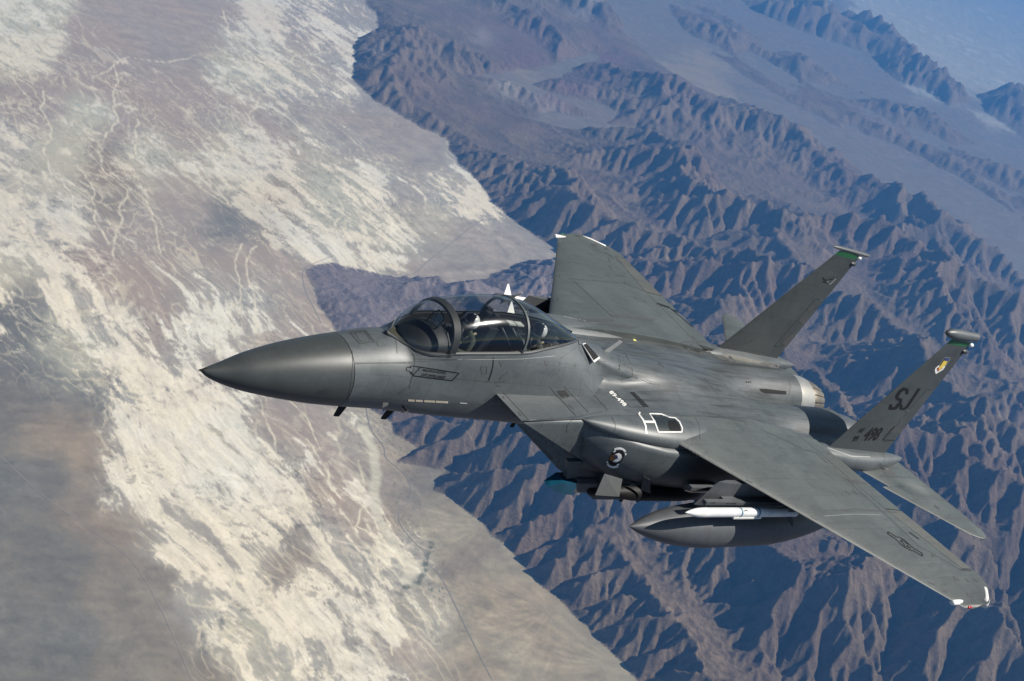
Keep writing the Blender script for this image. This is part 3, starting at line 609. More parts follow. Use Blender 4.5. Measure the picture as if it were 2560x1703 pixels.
def ringfull(x, S, f=None):
    f = f or (lambda y, z: x)
    return [(f(y, z), y, z) for y, z in S] + [(f(y, z), -y, z) for y, z in S[-2:0:-1]]
rings = []; NTOP = 10
for x in FORE:
    S = foresec(x)
    if 3.47 < x < 7.25:                       # sink the cockpit tub between the sills
        dep = 0.62 * min(1, (x - 3.47) / .1) * min(1, (7.25 - x) / .1); sw = sillw(x)
        nt_ = NTOP - 1
        S = [((sw - .05) * min(1, i / (nt_ - 2)) if i < nt_ - 1 else (sw - .035 if i == nt_ - 1 else y), (sillz(x) - dep if i < nt_ - 1 else (sillz(x) - .01 if i == nt_ - 1 else z))) for i, (y, z) in enumerate(S)]
    if x < 2.9:
        k = (2.9 - x) / .54; R_ = ringfull(x, S); q = []
        for (xx, y, z) in R_:
            x2 = x + k * (seamx(z) + .012 - 2.36)
            zt, zb, hw = fsm(x2); zt0, zb0, hw0 = fsm(x)
            q.append((x2, y * hw / hw0, (zt + zb) / 2 + (z - (zt0 + zb0) / 2) * (zt - zb) / (zt0 - zb0)))
        rings.append(q)
    else: rings.append(ringfull(x, S))
V, F = loft(rings)
nn = len(rings[0]); fm = []
for i in range(len(rings) - 1):
    for j in range(nn):
        jj = min(j, nn - 1 - j)
        fm.append((2 if FORE[i] < 3.45 else 1) if (3.04 < FORE[i] < 7.21 and jj < NTOP - 1) else 0)
fm += [0, 0]
TUB = plain('cockpit_black', (0.012, 0.013, 0.013), 0.7)
o = jmesh('forward_fuselage', V, F, None, jet, mats=[PAINT, TUB, plain('deck_olive', (.07, .06, .035), .8)], fmat=fm, auto=42)

# ---- cockpit glass and frames
gl, N, L, P = nodes_of('canopy_glass')
N.remove(P); out = N['Material Output']
tr = N.new('ShaderNodeBsdfTransparent'); gs = N.new('ShaderNodeBsdfGlossy'); mx = N.new('ShaderNodeMixShader')
tr.inputs[0].default_value = (0.80, 0.82, 0.81, 1); gs.inputs['Roughness'].default_value = 0.035
geo = N.new('ShaderNodeNewGeometry')
def vm(op, a_, b_=None):
    q = N.new('ShaderNodeMath'); q.operation = op
    for i_, v in enumerate((a_, b_)):
        if v is None: continue
        if hasattr(v, 'is_output'): L.new(v, q.inputs[i_])
        else: q.inputs[i_].default_value = v
    return q.outputs[0]
dt = N.new('ShaderNodeVectorMath'); dt.operation = 'DOT_PRODUCT'; L.new(geo.outputs['Normal'], dt.inputs[0]); L.new(geo.outputs['Incoming'], dt.inputs[1])
sch = vm('ADD', vm('MULTIPLY', vm('POWER', vm('SUBTRACT', 1.0, vm('ABSOLUTE', dt.outputs['Value'])), 4.0), 0.75), 0.075)
L.new(sch, mx.inputs[0])
g2 = N.new('ShaderNodeBsdfGlossy'); g2.inputs['Roughness'].default_value = 0.13; gm = N.new('ShaderNodeMixShader'); gm.inputs[0].default_value = 0.28
L.new(gs.outputs[0], gm.inputs[1]); L.new(g2.outputs[0], gm.inputs[2])
L.new(tr.outputs[0], mx.inputs[1]); L.new(gm.outputs[0], mx.inputs[2]); L.new(mx.outputs[0], out.inputs[0])
def gsec(x, n=25, grow=0.0, a0=0, a1=math.pi):
    sw, sz, tz = sillw(x) + grow, sillz(x) - 0.005, topz(x) + grow
    e = 2.15
    R = []
    for a in np.linspace(a0, a1, n):
        c, s = math.cos(a), math.sin(a)
        R.append((x, sw * math.copysign(abs(c) ** (2 / e), c), sz + (tz - sz) * abs(s) ** (2 / e)))
    return R
def archx(x, leanx):      # frames lean: the top is ahead of the base
    return lambda p: (p[0] + leanx * (0.5 - (p[2] - 1.1) / .6), p[1], p[2])
def glass(name, xs, lab=None):
    V, F = loft([gsec(x, 33) for x in xs], closed=False)
    o = jmesh(name, V, F, gl, jet, normals=False)
    return o
glass('windshield', [3.05, 3.08, 3.12, 3.16, 3.2, 3.3, 3.4, 3.5, 3.6, 3.7, 3.8, 3.9, 3.98])
glass('canopy', [4.0, 4.1, 4.25, 4.4, 4.6, 4.8, 5, 5.2, 5.4, 5.6, 5.8, 6, 6.2, 6.4, 6.6, 6.8, 6.95, 7.1, 7.2, 7.3, 7.36])
def frame(name, x0, x1, th, mat, inner=0.03):
    o1 = gsec(x0, 33, th); o2 = gsec(x1, 33, th); i1 = gsec(x0, 33, -inner); i2 = gsec(x1, 33, -inner)
    rings = [[a, b, c, d] for a, b, c, d in zip(o1, o2, i2, i1)]
    V, F = loft(rings)
    return jmesh(name, V, F, mat, jet, auto=40)
frame('windshield_arch', 3.94, 4.05, .012, FRAME)
frame('canopy_arch', 5.505, 5.55, .010, WINGP, .02)
# sill strips and windscreen base seal
def strip_along(name, side, xs, wdt, mat, lift=.008, drop=0.0):
    rings = []
    for x in xs:
        y, z = sillw(x), sillz(x) - drop
        rings.append([(x, side * max(0, y - .02), z + .03), (x, side * (y + wdt * .5), z + .012), (x, side * (y + wdt), z - wdt * .9 + lift), (x, side * max(0, y - .01), z - .05)])
    V, F = loft(rings); return jmesh(name, V, F, mat, jet, auto=30)
xsW = list(np.linspace(3.05, 4.0, 40)); xsC = list(np.linspace(4.0, 7.38, 50))
for s in (1, -1):
    strip_along('windshield_seal', s, xsW, .028, FRAME)
    strip_along('canopy_seal', s, xsC, .016, FRAME)
# ---- intakes (a box trunk each side with a raked mouth)
def rrect(x, y0, y1, z0, z1, rake=0.0, r=.14, n=5, ztop=None):
    """rounded rectangle ring; rake pushes lower points aft"""
    pts = []
    for (cy, cz, a0) in ((y1 - r * .5, z1 - r * .5, 0), (y1 - r, z0 + r, 90), (y0 + r, z0 + r, 180), (y0 + r * .3, z1 - r * .3, 270)):
        rr = r * .5 if a0 == 0 else (r * .3 if a0 == 270 else r)
        for k in range(n):
            a = math.radians(a0 + 90 * k / (n - 1))
            pts.append((cy + rr * math.sin(a if a0 != 0 else a), cz + rr * math.cos(a)))
    # order: top-right going clockwise
    out = []
    for (y, z) in pts: out.append((x + rake * (z1 - z), y, z))
    return out
for s in (1, -1):
    R = []
    for u in np.linspace(0, 1, 9):
        zt = .50 + .20 * u; zb = -.52 - .22 * u
        R.append(rrect(5.33 + 3.3 * u, .60, 1.46 + .04 * u, zb, zt, 2.85 * (1 - u) ** 1.1 + .0001))
    R = [[(x + .75 * (.5 - z) * max(0, 1.46 - y) * (1 - i / 8) ** 1.1, s * y, z) for x, y, z in r] for i, r in enumerate(R)]
    V, F = loft(R)
    n0 = len(R[0]); fm = [0] * len(F); fm[-2] = 1
    jmesh('intake', V, F, None, jet, mats=[PAINT, DARK], fmat=fm, auto=35)
    # variable ramp roof plate, a touch proud of the trunk
    V, F = plate([(5.30, s * .64, .505), (5.30, s * 1.475, .505), (7.60, s * 1.42, .640), (7.66, s * .60, .645)], (0, 0, .018))
    jmesh('intake_ramp', V, F, PAINT, jet, smooth=False)

# ---- centre fuselage: one skin from the intakes to the engine bays
def sm(a, b, x): t = min(1, max(0, (x - a) / (b - a))); return t * t * (3 - 2 * t)
def fore_top(x, y):
    S = foresec(x); k = max(range(len(S)), key=lambda i: S[i][0])
    ys = [p[0] for p in S[:k + 1]]; zs = [p[1] for p in S[:k + 1]]
    return float(np.interp(y, ys, zs)) if y <= ys[-1] else -9.0
def cz_top(x, y):
    y = abs(y)
    flat = .640 + .085 * sm(7.5, 9.0, x) - .05 * max(0, y - .7) - .06 * sm(12, 14.5, x)
    sz = lerp_tab(SPINE, x, 1); sw = .50 + .06 * sm(8.6, 10.5, x) - .10 * sm(11.5, 13.5, x)
    sp = flat + max(0, sz - flat) * math.exp(-(y / sw) ** 2.6 * 1.1)
    if x < 9.9:
        ft = fore_top(x, y); kk = .03 + .22 * sm(7.5, 8.6, x); hh = max(kk - abs(flat - ft), 0) / kk
        sp0 = flat + (max(flat, ft) + hh * hh * kk / 4 - flat) * sm(7.45, 8.3, x); t_ = sm(8.6, 9.9, x); sp = sp0 * (1 - t_) + sp * t_
    hump = .06 + math.sqrt(max(0.02, .66 ** 2 - (y - .74) ** 2)) + .02
    if y > .74: hump = max(hump, .50)
    b = sm(12.4, 14.8, x)
    valley = hump if y > .2 else hump
    return (1 - b) * sp + b * max(hump, .20)
def cwid(x): return float(np.interp(x, [7.5, 8.5, 10, 14.5, 15.5, 16.35], [1.50, 1.6, 1.68, 1.72, 1.66, 1.42]))
R = []
CX_ = [7.5, 7.8, 8.1, 8.4, 8.8, 9.2, 9.7, 10.2, 10.8, 11.4, 12, 12.4, 12.8, 13.2, 13.6, 14, 14.4, 14.8, 15.2, 15.6, 16.0, 16.3]
for x in CX_:
    Y = cwid(x); top = [(Y * t, cz_top(x, Y * t) - (.10 if t == 1 else 0)) for t in np.linspace(0, 1, 34)]
    zs = top[-1][1]; zb = float(np.interp(x, [7.5, 13, 16.3], [-.72, -.74, -.60]))
    side = spline2([(Y, zs), (Y + .02, zs - .25), (Y, -.2), (Y - .05, zb + .25), (Y - .25, zb + .02), (Y * .5, zb), (0, zb + (.0 if x < 13 else .25))], 16)
    S = top + [tuple(map(float, p)) for p in side[1:]]
    R.append(ringfull(x, S))
V, F = loft(R)
jmesh('centre_fuselage', V, F, SOOTY, jet, auto=50)

# ---- conformal fuel tanks with the cooling scoop spindle
for s in (1, -1):
    B = []
    for (x, yo, zt, zb) in ((6.98, 1.50, .52, .20), (7.08, 1.55, .53, -.10), (7.3, 1.66, .54, -.28), (7.7, 1.83, .54, -.38), (8.2, 1.98, .53, -.47), (8.8, 2.09, .51, -.53), (9.6, 2.13, .5, -.58), (11, 2.13, .48, -.68), (12.6, 2.02, .45, -.64), (13.8, 1.85, .4, -.5), (14.6, 1.70, .3, -.3)):
        c = spline2([(1.30, zt), (yo - .09, zt - .02), (yo, zt - .22), (yo - .02, (zt + zb) / 2 - .05), (yo - .16, zb + .18), (yo - .40, zb + .02), (1.2, zb)], 22)
        B.append([(x + (.25 * (zt - z) if x < 7.2 else 0), s * y, z) for y, z in c])
    V, F = loft(B)
    cft = jmesh('conformal_tank', V, F, PAINT, jet, auto=45)
    SPN = [(6.86, 1.44, .600, .01, .01), (7.0, 1.46, .59, .08, .06), (7.3, 1.50, .575, .17, .125), (7.8, 1.555, .56, .28, .19), (8.5, 1.60, .55, .37, .235), (9.2, 1.62, .55, .40, .25), (10, 1.62, .56, .37, .235), (10.8, 1.60, .575, .26, .17), (11.3, 1.58, .59, .14, .1), (11.6, 1.57, .6, .02, .02)]
    Rg = [[(x, s * y, z) for x, y, z in r] for r in body(SPN, 40)]
    V, F = loft(Rg)
    jmesh('scoop_fairing', V, F, PAINT, jet, auto=60)

# ---- wings with flap and aileron as separate surfaces
def wle(y):
    x = 9.05 + (y - 2.0) * 1.013
    if y > 6.40: x += (y - 6.40) * 5
    return (x, y, .60 - .045 * (y - 2.0))
def wte(y):
    x = float(np.interp(y, [1.4, 2.4, 5.55, 5.75, 5.95, 6.1, 6.25, 6.36, 6.44], [14.30, 14.47, 15.08, 15.13, 15.02, 14.88, 14.66, 14.48, 14.30]))
    return (x, y, .60 - .02 * (y - 2.0))
def wth(y): return .20 - .036 * (y - 1.4)
def hinge(y): return float(np.interp(y, [1.4, 1.95, 3.80, 5.53], [13.55, 13.68, 14.03, 14.68]))
def ribs(ys, c0f=None, c1f=None):
    R = []
    for y in ys:
        le, te = wle(y), wte(y); ch = te[0] - le[0]
        c0 = c0f(y, le[0], ch) if c0f else 0.0; c1 = c1f(y, le[0], ch) if c1f else 1.0
        r = airfoil(le, te, wth(y), c0=0, c1=1)
        n = 26
        xs_ = np.array([a for a, _ in AF]); ts_ = np.array([b for _, b in AF])
        cs = c0 + (c1 - c0) * (0.5 - 0.5 * np.cos(np.linspace(0, math.pi, n)))
        L_ = np.array(le); D = np.array(te) - L_; th = wth(y)
        T = np.interp(cs, xs_, ts_)
        top = [tuple(L_ + D * c + np.array((0, 0, th * t))) for c, t in zip(cs, T)]
        bot = [tuple(L_ + D * c - np.array((0, 0, th * .8 * t))) for c, t in zip(cs, T)]
        R.append(top + bot[::-1][:])
    return R
DARKER = paint('control_surface_grey', (0.082, 0.087, 0.078), 0.55, 0.5)
for s in (1, -1):
    A = ribs([1.4, 1.7, 2.0, 2.5, 3.1, 3.8, 4.5, 5.1, 5.53], None, lambda y, x0, ch: (hinge(y) - x0) / ch)
    B = ribs([5.53, 5.6, 5.75, 5.95, 6.1, 6.25, 6.35, 6.40, 6.425, 6.44])
    V, F = merge(loft(A), loft(B))
    jmesh('wing', [(x, s * y, z) for x, y, z in V], F, WINGP, jet, auto=40)
    for nm, ys in (('flap', [1.60, 2.0, 2.5, 3.1, 3.79]), ('aileron', [3.83, 4.4, 5.0, 5.51])):
        V, F = loft(ribs(ys, lambda y, x0, ch: (hinge(y) + .018 - x0) / ch))
        jmesh(nm, [(x, s * y, z) for x, y, z in V], F, DARKER if nm == 'aileron' else WINGP, jet, auto=40)
    # wing tip lamp strip and leading-edge lamp housing
    tp = [(x, s * y, z) for x, y, z in ((14.32, 6.40, .435), (14.5, 6.33, .44), (14.72, 6.18, .445), (14.86, 6.07, .45))]
    V, F = tube([(x - .01, y - s * .03, z) for x, y, z in tp], .085, 8); jmesh('formation_light', V, F, WHITE, jet)
    V, F = loft([ell(x, s * 6.24, .41, r, r * .8, 12) for x, r in ((13.20, .03), (13.22, .055), (13.42, .06), (13.6, .055))])
    jmesh('tip_light_housing', V, F, WHITE, jet, auto=40)
    V, F = loft([ell(x, s * 6.40, .415, r, r, 10) for x, r in ((13.58, .006), (13.62, .028), (13.74, .028), (13.78, .006))])
    jmesh('navigation_light', V, F, plain('red_lamp', (.45, .01, .02), .2) if s == 1 else plain('green_lamp', (.02, .3, .08), .2), jet)

# ---- booms, fins, rudders, tailplanes
GREEN = plain('green_tip_band', (0.012, 0.10, 0.035), 0.45)
for s in (1, -1):
    BM = [(13.3, 1.72, .40, .10, .08), (14.2, 1.74, .40, .22, .17), (15.2, 1.80, .36, .27, .22), (16.2, 1.84, .33, .26, .22), (17.0, 1.82, .33, .22, .19), (17.5, 1.80, .35, .15, .13), (17.85, 1.79, .37, .08, .07), (18.06, 1.78, .38, .02, .02)]
    V, F = loft([[(x, s * y, z) for x, y, z in r] for r in body(BM, 28, 2.4)])
    jmesh('tail_boom', V, F, PAINT, jet, auto=50)
    # fin root fairing; its inner face is bare metal
    fr_ = []
    for (x, yi, yo, z0, z1) in ((14.3, 1.60, 1.80, .42, .50), (14.9, 1.50, 1.90, .38, .60), (15.6, 1.44, 1.96, .33, .60), (16.4, 1.46, 1.96, .31, .56), (17.0, 1.56, 1.92, .30, .52), (17.4, 1.68, 1.86, .33, .45)):
        fr_.append([(x, s * yi, z0), (x, s * yi, z1 - .03), (x, s * (yi + .06), z1), (x, s * (yo - .08), z1), (x, s * yo, z0 + .05), (x, s * (yo - .05), z0)])
    V, F = loft(fr_); fm = [0] * len(F)
    for i in range(len(fr_) - 1): fm[i * 6] = 1 if s == -1 else 0
    jmesh('fin_root_fairing', V, F, None, jet, mats=[PAINT, STEEL], fmat=fm, auto=30)
    def fle(z): return 14.66 + (z - .58) * (16.66 - 14.66) / 2.90
    def fte(z): return 17.18 + (z - .58) * (17.62 - 17.18) / 2.90
    def fy(z): return 1.77 - (z - .58) * .02
    def frib(z, c0x=None, c1x=None):
        le, te = fle(z), fte(z); ch = te - le; c0 = 0 if c0x is None else (c0x - le) / ch; c1 = 1 if c1x is None else (c1x - le) / ch
        cs = c0 + (c1 - c0) * (0.5 - 0.5 * np.cos(np.linspace(0, math.pi, 16)))
        th = .085 - .018 * (z - .58)
        T = np.interp(cs, [a for a, _ in AF], [b for _, b in AF])
        A = [(le + ch * c, fy(z) + th * t, z) for c, t in zip(cs, T)]; B = [(le + ch * c, fy(z) - th * t, z) for c, t in zip(cs, T)]
        return A + B[::-1]
    def rh(z): return float(np.interp(z, [.82, 2.24], [16.62, 16.98]))
    parts = [loft([frib(z) for z in (.50, .65, .82)]), loft([frib(z, None, rh(z)) for z in (.82, 1.2, 1.7, 2.24)]), loft([frib(z) for z in (2.24, 2.8, 3.40)])]
    V, F = merge(*parts); jmesh('tail_fin', [(x, s * y, z) for x, y, z in V], F, TAILP, jet, auto=35)
    V, F = loft([frib(z, rh(z) + .015) for z in (.84, 1.2, 1.7, 2.22)])
    jmesh('rudder', [(x, s * y, z) for x, y, z in V], F, TAILP, jet, auto=35)
    V, F = loft([frib(z) for z in (3.40, 3.46, 3.52)])
    jmesh('fin_tip_band', [(x, s * y, z) for x, y, z in V], F, GREEN, jet, auto=35)
    yt = s * 1.72
    if s == 1:
        V, F = loft(body([(16.22, yt, 3.64, .005, .005), (16.3, yt, 3.645, .06, .06), (16.5, yt, 3.65, .105, .105), (16.8, yt, 3.65, .115, .115), (17.5, yt, 3.66, .10, .10), (17.66, yt, 3.665, .085, .085), (17.7, yt, 3.665, .03, .03)], 20))
    else:
        V, F = loft(body([(16.35, yt, 3.58, .004, .004), (16.5, yt, 3.58, .045, .035), (16.9, yt, 3.58, .06, .045), (17.7, yt, 3.57, .06, .045), (17.95, yt, 3.565, .045, .035)], 14))
    jmesh('fin_tip_pod', V, F, PAINT, jet, auto=60)
    V, F = loft([ell(x, yt, 3.46, r, r, 10) for x, r in ((17.55, .03), (17.62, .05), (17.70, .045), (17.73, .015))])
    jmesh('tail_light', V, F, WHITE, jet)
    V, F = loft([ell(x, yt, 3.28, r, r, 10) for x, r in ((17.42, .02), (17.47, .05), (17.62, .055), (17.67, .02))])
    jmesh('warning_sensor', V, F, FRAME, jet)
    # tailplane
    def sle(y): return float(np.interp(y, [1.62, 2.57, 2.575, 4.05, 4.2, 4.29], [15.68, 16.61, 16.27, 17.84, 18.05, 18.26]))
    def ste(y): return float(np.interp(y, [1.62, 3.8, 4.05, 4.2, 4.29], [18.30, 18.73, 18.68, 18.56, 18.38]))
    SR = []
    for y in (1.66, 1.9, 2.2, 2.57, 2.576, 3, 3.5, 4.05, 4.14, 4.2, 4.26, 4.29):
        th = .07 - .018 * (y - 1.6); z = .19 - .015 * (y - 1.7)
        cs = 0.5 - 0.5 * np.cos(np.linspace(0, math.pi, 16)); T = np.interp(cs, [a for a, _ in AF], [b for _, b in AF])
        a, b = sle(y), ste(y)
        SR.append([(a + (b - a) * c, y, z + th * t) for c, t in zip(cs, T)] + [(a + (b - a) * c, y, z - th * t) for c, t in zip(cs, T)][::-1])
    V, F = loft(SR); jmesh('tailplane', [(x, s * y, z) for x, y, z in V], F, WINGP, jet, auto=40)

# ---- engine nozzles
PETAL = plain('burnt_petal_metal', (0.22, 0.19, 0.15), 0.4, 0.7)
for s in (1, -1):
    yc = s * .74; zc_ = .06
    V, F = loft([ell(x, yc, zc_ + dz, r, r, 48) for x, r, dz in ((15.9, .60, 0), (16.28, .622, 0), (16.7, .60, 0), (17.05, .56, 0), (17.06, .53, 0))])
    noz = jmesh('engine_nozzle', V, F, STEEL if s == -1 else NOZ_SHADED, jet, auto=40)  # port ring takes a darker metal: the fin's shadow put into its colour
    V, F = loft([ell(x, yc, zc_, r, r, 32) for x, r in ((17.0, .50), (17.3, .45), (17.72, .36))]); jmesh('nozzle_throat', V, F, DARK, noz)
    n = 18; proto = None
    for k in range(n):
        a0 = 2 * math.pi * (k + .06) / n; a1 = 2 * math.pi * (k + .94) / n; am = (a0 + a1) / 2
        pr = []
        for x, r in ((17.03, .50), (17.2, .52), (17.45, .47), (17.74, .40)):
            pr.append([(x, yc + (r + .012 * (a == am)) * math.sin(a), zc_ + (r + .012 * (a == am)) * math.cos(a)) for a in (a0, am, a1)] +
                      [(x, yc + (r - .03) * math.sin(a), zc_ + (r - .03) * math.cos(a)) for a in (a1, am, a0)])
        V, F = loft(pr); jmesh('petal', V, F, PETAL, noz, auto=30)

# ---- small parts
V, F = plate([(8.38, -.012, 1.16), (8.54, -.012, 1.14), (8.74, -.012, 1.40), (8.62, -.012, 1.42)], (0, .024, 0))
jmesh('dorsal_blade_aerial', V, F, plain('aerial_light_grey', (.3, .31, .3), .4), jet, smooth=False)
for x, lean in ((3.02, -.05), (4.12, -.12)):
    V, F = plate([(x - .10, -.015, -.28), (x + .10, -.015, -.28), (x + .05 + lean, -.015, -.66), (x - .05 + lean, -.015, -.66)], (0, .03, 0))
    jmesh('belly_blade_aerial', V, F, BLACK, jet, smooth=False)
V, F = plate([(6.70, .30, -.28), (6.78, .30, -.28), (6.78, .30, -.44), (6.71, .30, -.44)], (0, .03, 0))
jmesh('belly_blade_aerial', V, F, BLACK, jet, smooth=False)
V, F = tube([(3.58, .60, .03), (3.56, .75, .05), (3.50, .79, .05), (3.38, .80, .05)], [.02, .016, .012, .004], 8); jmesh('air_data_probe', V, F, FRAME, jet)
# exhaust vent behind the canopy
V, F = plate([(7.46, .17, 1.33), (7.62, .10, 1.315), (8.02, .27, 1.145), (7.72, .42, 1.12)], (0, 0.004, .02))
jmesh('vent_frame', V, F, plain('vent_white', (.6, .6, .57), .5), jet, smooth=False)
V, F = plate([(7.49, .185, 1.34), (7.62, .13, 1.33), (7.96, .27, 1.175), (7.72, .385, 1.155)], (0, 0.004, .012))
jmesh('vent_opening', V, F, DARK, jet, smooth=False)
# ------------------------------------------------------------------ stores carried under the jet
OLIVE = plain('flight_suit_green', (0.035, 0.042, 0.025), 0.8)
SKIN = plain('skin', (0.50, 0.27, 0.18), 0.6)
HELM = plain('helmet_white', (0.62, 0.62, 0.6), 0.3)
VIS = plain('visor_black', (0.01, 0.01, 0.012), 0.12)
GREYM = plain('store_dark_grey', (0.075, 0.08, 0.085), 0.5)
BLUE = plain('blue_band', (0.06, 0.18, 0.25), 0.4)
for s in (1, -1):
    # wing pylon with two launch rails
    pr = []
    for z, x0, x1, t in ((.50, 9.35, 12.9, .05), (.25, 9.2, 12.7, .065), (-.02, 9.05, 12.3, .065), (-.12, 9.3, 12.1, .05)):
        pr.append([(x0, s * 2.93, z), (x0 + .3, s * (2.93 + t), z), (x1 - .8, s * (2.93 + t), z), (x1, s * 2.93, z), (x1 - .8, s * (2.93 - t), z), (x0 + .3, s * (2.93 - t), z)])
    V, F = loft(pr); py = jmesh('wing_pylon', V, F, GREYM, jet, auto=25)
    for q in (1, -1):
        V, F = merge(box(8.95, 11.6, s * 2.93 + q * .20 - .045, s * 2.93 + q * .20 + .045, .16, .23), box(9.6, 11.2, s * 2.93 + min(0, q * .17), s * 2.93 + max(0, q * .17), .17, .22))
        jmesh('launch_rail', V, F, GREYM, py, smooth=False)
    tank = props(jroot('drop_tank', (10.6, s * 2.93, -.5)), ('long dark grey drop tank with sunlit nose under the near wing' if s == 1 else 'drop tank hanging in shade under the far wing beyond the canopy'), 'drop tank')
    TK = [(7.6, .006), (7.66, .035), (7.85, .11), (8.2, .215), (8.7, .32), (9.3, .39), (9.9, .42), (11.2, .42), (12.1, .39), (13.0, .29), (13.7, .17), (14.2, .07), (14.3, .01)]
    V, F = loft(body([(x, s * 2.93, -.50 + .03 * (x - 10.6) / 4, r, r) for x, r in TK], 40)); jmesh('tank_body', V, F, GREYM, tank, auto=60)
    for xx, rr in ((9.42, .398), (11.9, .40)):
        V, F = loft([ell(xx, s * 2.93, -.505, rr + .001, rr + .001, 40), ell(xx + .012, s * 2.93, -.505, rr + .004, rr + .004, 40), ell(xx + .024, s * 2.93, -.505, rr + .001, rr + .001, 40)], cap=False); jmesh('tank_joint_band', V, F, LINE, tank)
def missile(name, x0, y, z, L_, r, label, style, rot=45):
    m = props(jroot(name, (x0 + L_ / 2, y, z)), label, 'missile', None)
    if style == 'white':
        ST = [(0, .004), (.05, .022), (.15, .048), (.3, .074), (.45, .086), (.6, r)]
        V, F = loft(body([(x0 + a, y, z, b, b) for a, b in ST], 24)); jmesh('nose_cone', V, F, WHITE, m, auto=50)
        V, F = loft([ell(x0 + .6, y, z, r, r, 24), ell(x0 + L_, y, z, r, r, 24)]); b = jmesh('missile_body', V, F, plain('satin_white', (.66, .67, .66), .35), m, auto=50)
        for a in (1.62, 2.2):
            V, F = loft([ell(x0 + a, y, z, r + .002, r + .002, 24), ell(x0 + a + .045, y, z, r + .002, r + .002, 24)]); jmesh('blue_band', V, F, BLUE, m, auto=50)
        V, F = merge(box(x0 + 1.45, x0 + 2.35, y + .05, y + .088, z - .085, z - .05)); jmesh('cable_fairing', V, F, WHITE, m, smooth=False)
        fins = ((3.15, .30, .18),); fm_ = GREYM
    else:
        ST = [(0, .01), (.03, .03), (.1, .052), (.22, .0635), (.40, r)]
        V, F = loft(body([(x0 + a, y, z, b, b) for a, b in ST], 20)); jmesh('seeker_nose', V, F, FRAME, m, auto=50)
        V, F = loft([ell(x0 + .40, y, z, r, r, 24), ell(x0 + .62, y, z, r, r, 24)]); jmesh('guidance_section', V, F, FRAME, m, auto=50)
        V, F = loft([ell(x0 + .62, y, z, r + .001, r + .001, 24), ell(x0 + L_, y, z, r, r, 24)]); jmesh('missile_body', V, F, WHITE, m, auto=50)
        fins = ((.36, .22, .25), (2.5, .45, .30)); fm_ = WHITE
    for (xf, ch, sp) in fins:
        for k in range(4):
            a = math.radians(rot + 90 * k); u = np.array((0, math.cos(a), math.sin(a))); t = np.array((0, -math.sin(a), math.cos(a))) * .004
            base = np.array((x0 + xf, y, z))
            P4 = [base + u * r * .9, base + u * (r + sp) + np.array((ch * .85, 0, 0)), base + u * (r + sp) + np.array((ch, 0, 0)), base + u * r * .9 + np.array((ch * 1.02, 0, 0))]
            V, F = plate([p - t for p in P4], 2 * t); jmesh('fin', V, F, fm_, m, smooth=False)
    return m
missile('air_to_air_missile', 8.26, 3.31, .11, 3.55, .089, 'white pointed missile with blue bands on the near wing pylon above the drop tank', 'white')
missile('air_to_air_missile', 8.82, -3.31, .17, 2.85, .0635, 'white and black finned missile seen just above the canopy, outer rail of the far wing', 'dark', 55)
missile('air_to_air_missile', 8.30, -2.58, .17, 2.85, .0635, 'white and black finned missile seen through the canopy, inner rail of the far wing', 'dark', 55)

# under the near intake: targeting pod, racks, guided bomb
PODG = plain('pod_window_blue', (0.008, 0.07, 0.12), 0.08, 0.0, 0.9)
pod = props(jroot('targeting_pod', (8.2, 1.42, -.78)), 'slim dark targeting pod with wedge-shaped blue glass nose under the near intake', 'targeting pod')
V, F = loft([[(x, 1.42 + sy * .16, -.78 + sz) for sy, sz in ((-1, -.10), (-.6, -.16), (.6, -.16), (1, -.10), (1, .10), (.6, .16), (-.6, .16), (-1, .10))] for x in (7.62, 9.6)]); jmesh('pod_body', V, F, GREYM, pod, auto=20)
wf = [(6.96, 1.50, -.80), (7.02, 1.34, -.80)]
V = [(6.93, 1.50, -.82), (6.99, 1.34, -.82), (7.26, 1.56, -.68), (7.26, 1.28, -.68), (7.36, 1.56, -.95), (7.36, 1.28, -.95), (7.62, 1.58, -.68), (7.62, 1.26, -.68), (7.62, 1.58, -.94), (7.62, 1.26, -.94)]
F = [(0, 1, 3, 2), (0, 4, 5, 1), (2, 3, 7, 6), (4, 8, 9, 5), (0, 2, 4), (1, 5, 3), (2, 6, 8, 4), (3, 5, 9, 7), (6, 7, 9, 8)]
jmesh('pod_window', V, F, PODG, pod, smooth=False)
V, F = plate([(7.35, 1.38, -.66), (9.2, 1.38, -.62), (9.3, 1.38, -.2), (7.12, 1.38, -.28)], (0, .10, 0)); jmesh('pod_pylon', V, F, GREYM, jet, smooth=False)
V, F = merge(box(8.2, 13.2, 1.36, 1.64, -.99, -.45)); rk = jmesh('weapon_rack', V, F, GREYM, jet, smooth=False)
V, F = merge(box(8.6, 12.6, 1.64, 1.9, -.62, -.40)); jmesh('upper_rack', V, F, GREYM, jet, smooth=False)
for x in (9.22, 9.74, 11.66, 12.18):
    V, F = plate([(x - .10, 1.5, -.99), (x + .12, 1.5, -.99), (x + .04, 1.5, -1.04), (x + .03, 1.5, -1.12), (x - .02, 1.5, -1.12), (x - .03, 1.5, -1.04)], (0, .05, 0)); jmesh('sway_brace', V, F, BLACK, rk, smooth=False)
R_ = []
for z, g in ((-.20, 0), (-.24, .03), (-.33, .03), (-.37, 0)):
    R_.append([(9.98 - g, 1.95, z), (9.96 - g, 2.12 + g, z), (10.1, 2.17 + g, z), (10.6, 2.17 + g, z), (10.95 + g, 2.08, z), (10.98 + g, 1.95, z)])
V, F = loft(R_); jmesh('rack_adapter', V, F, STEEL, jet, auto=20)
bomb = props(jroot('guided_bomb', (9.3, 1.92, -.62)), 'dark guided bomb with square grey steering fins under the conformal tank', 'bomb')
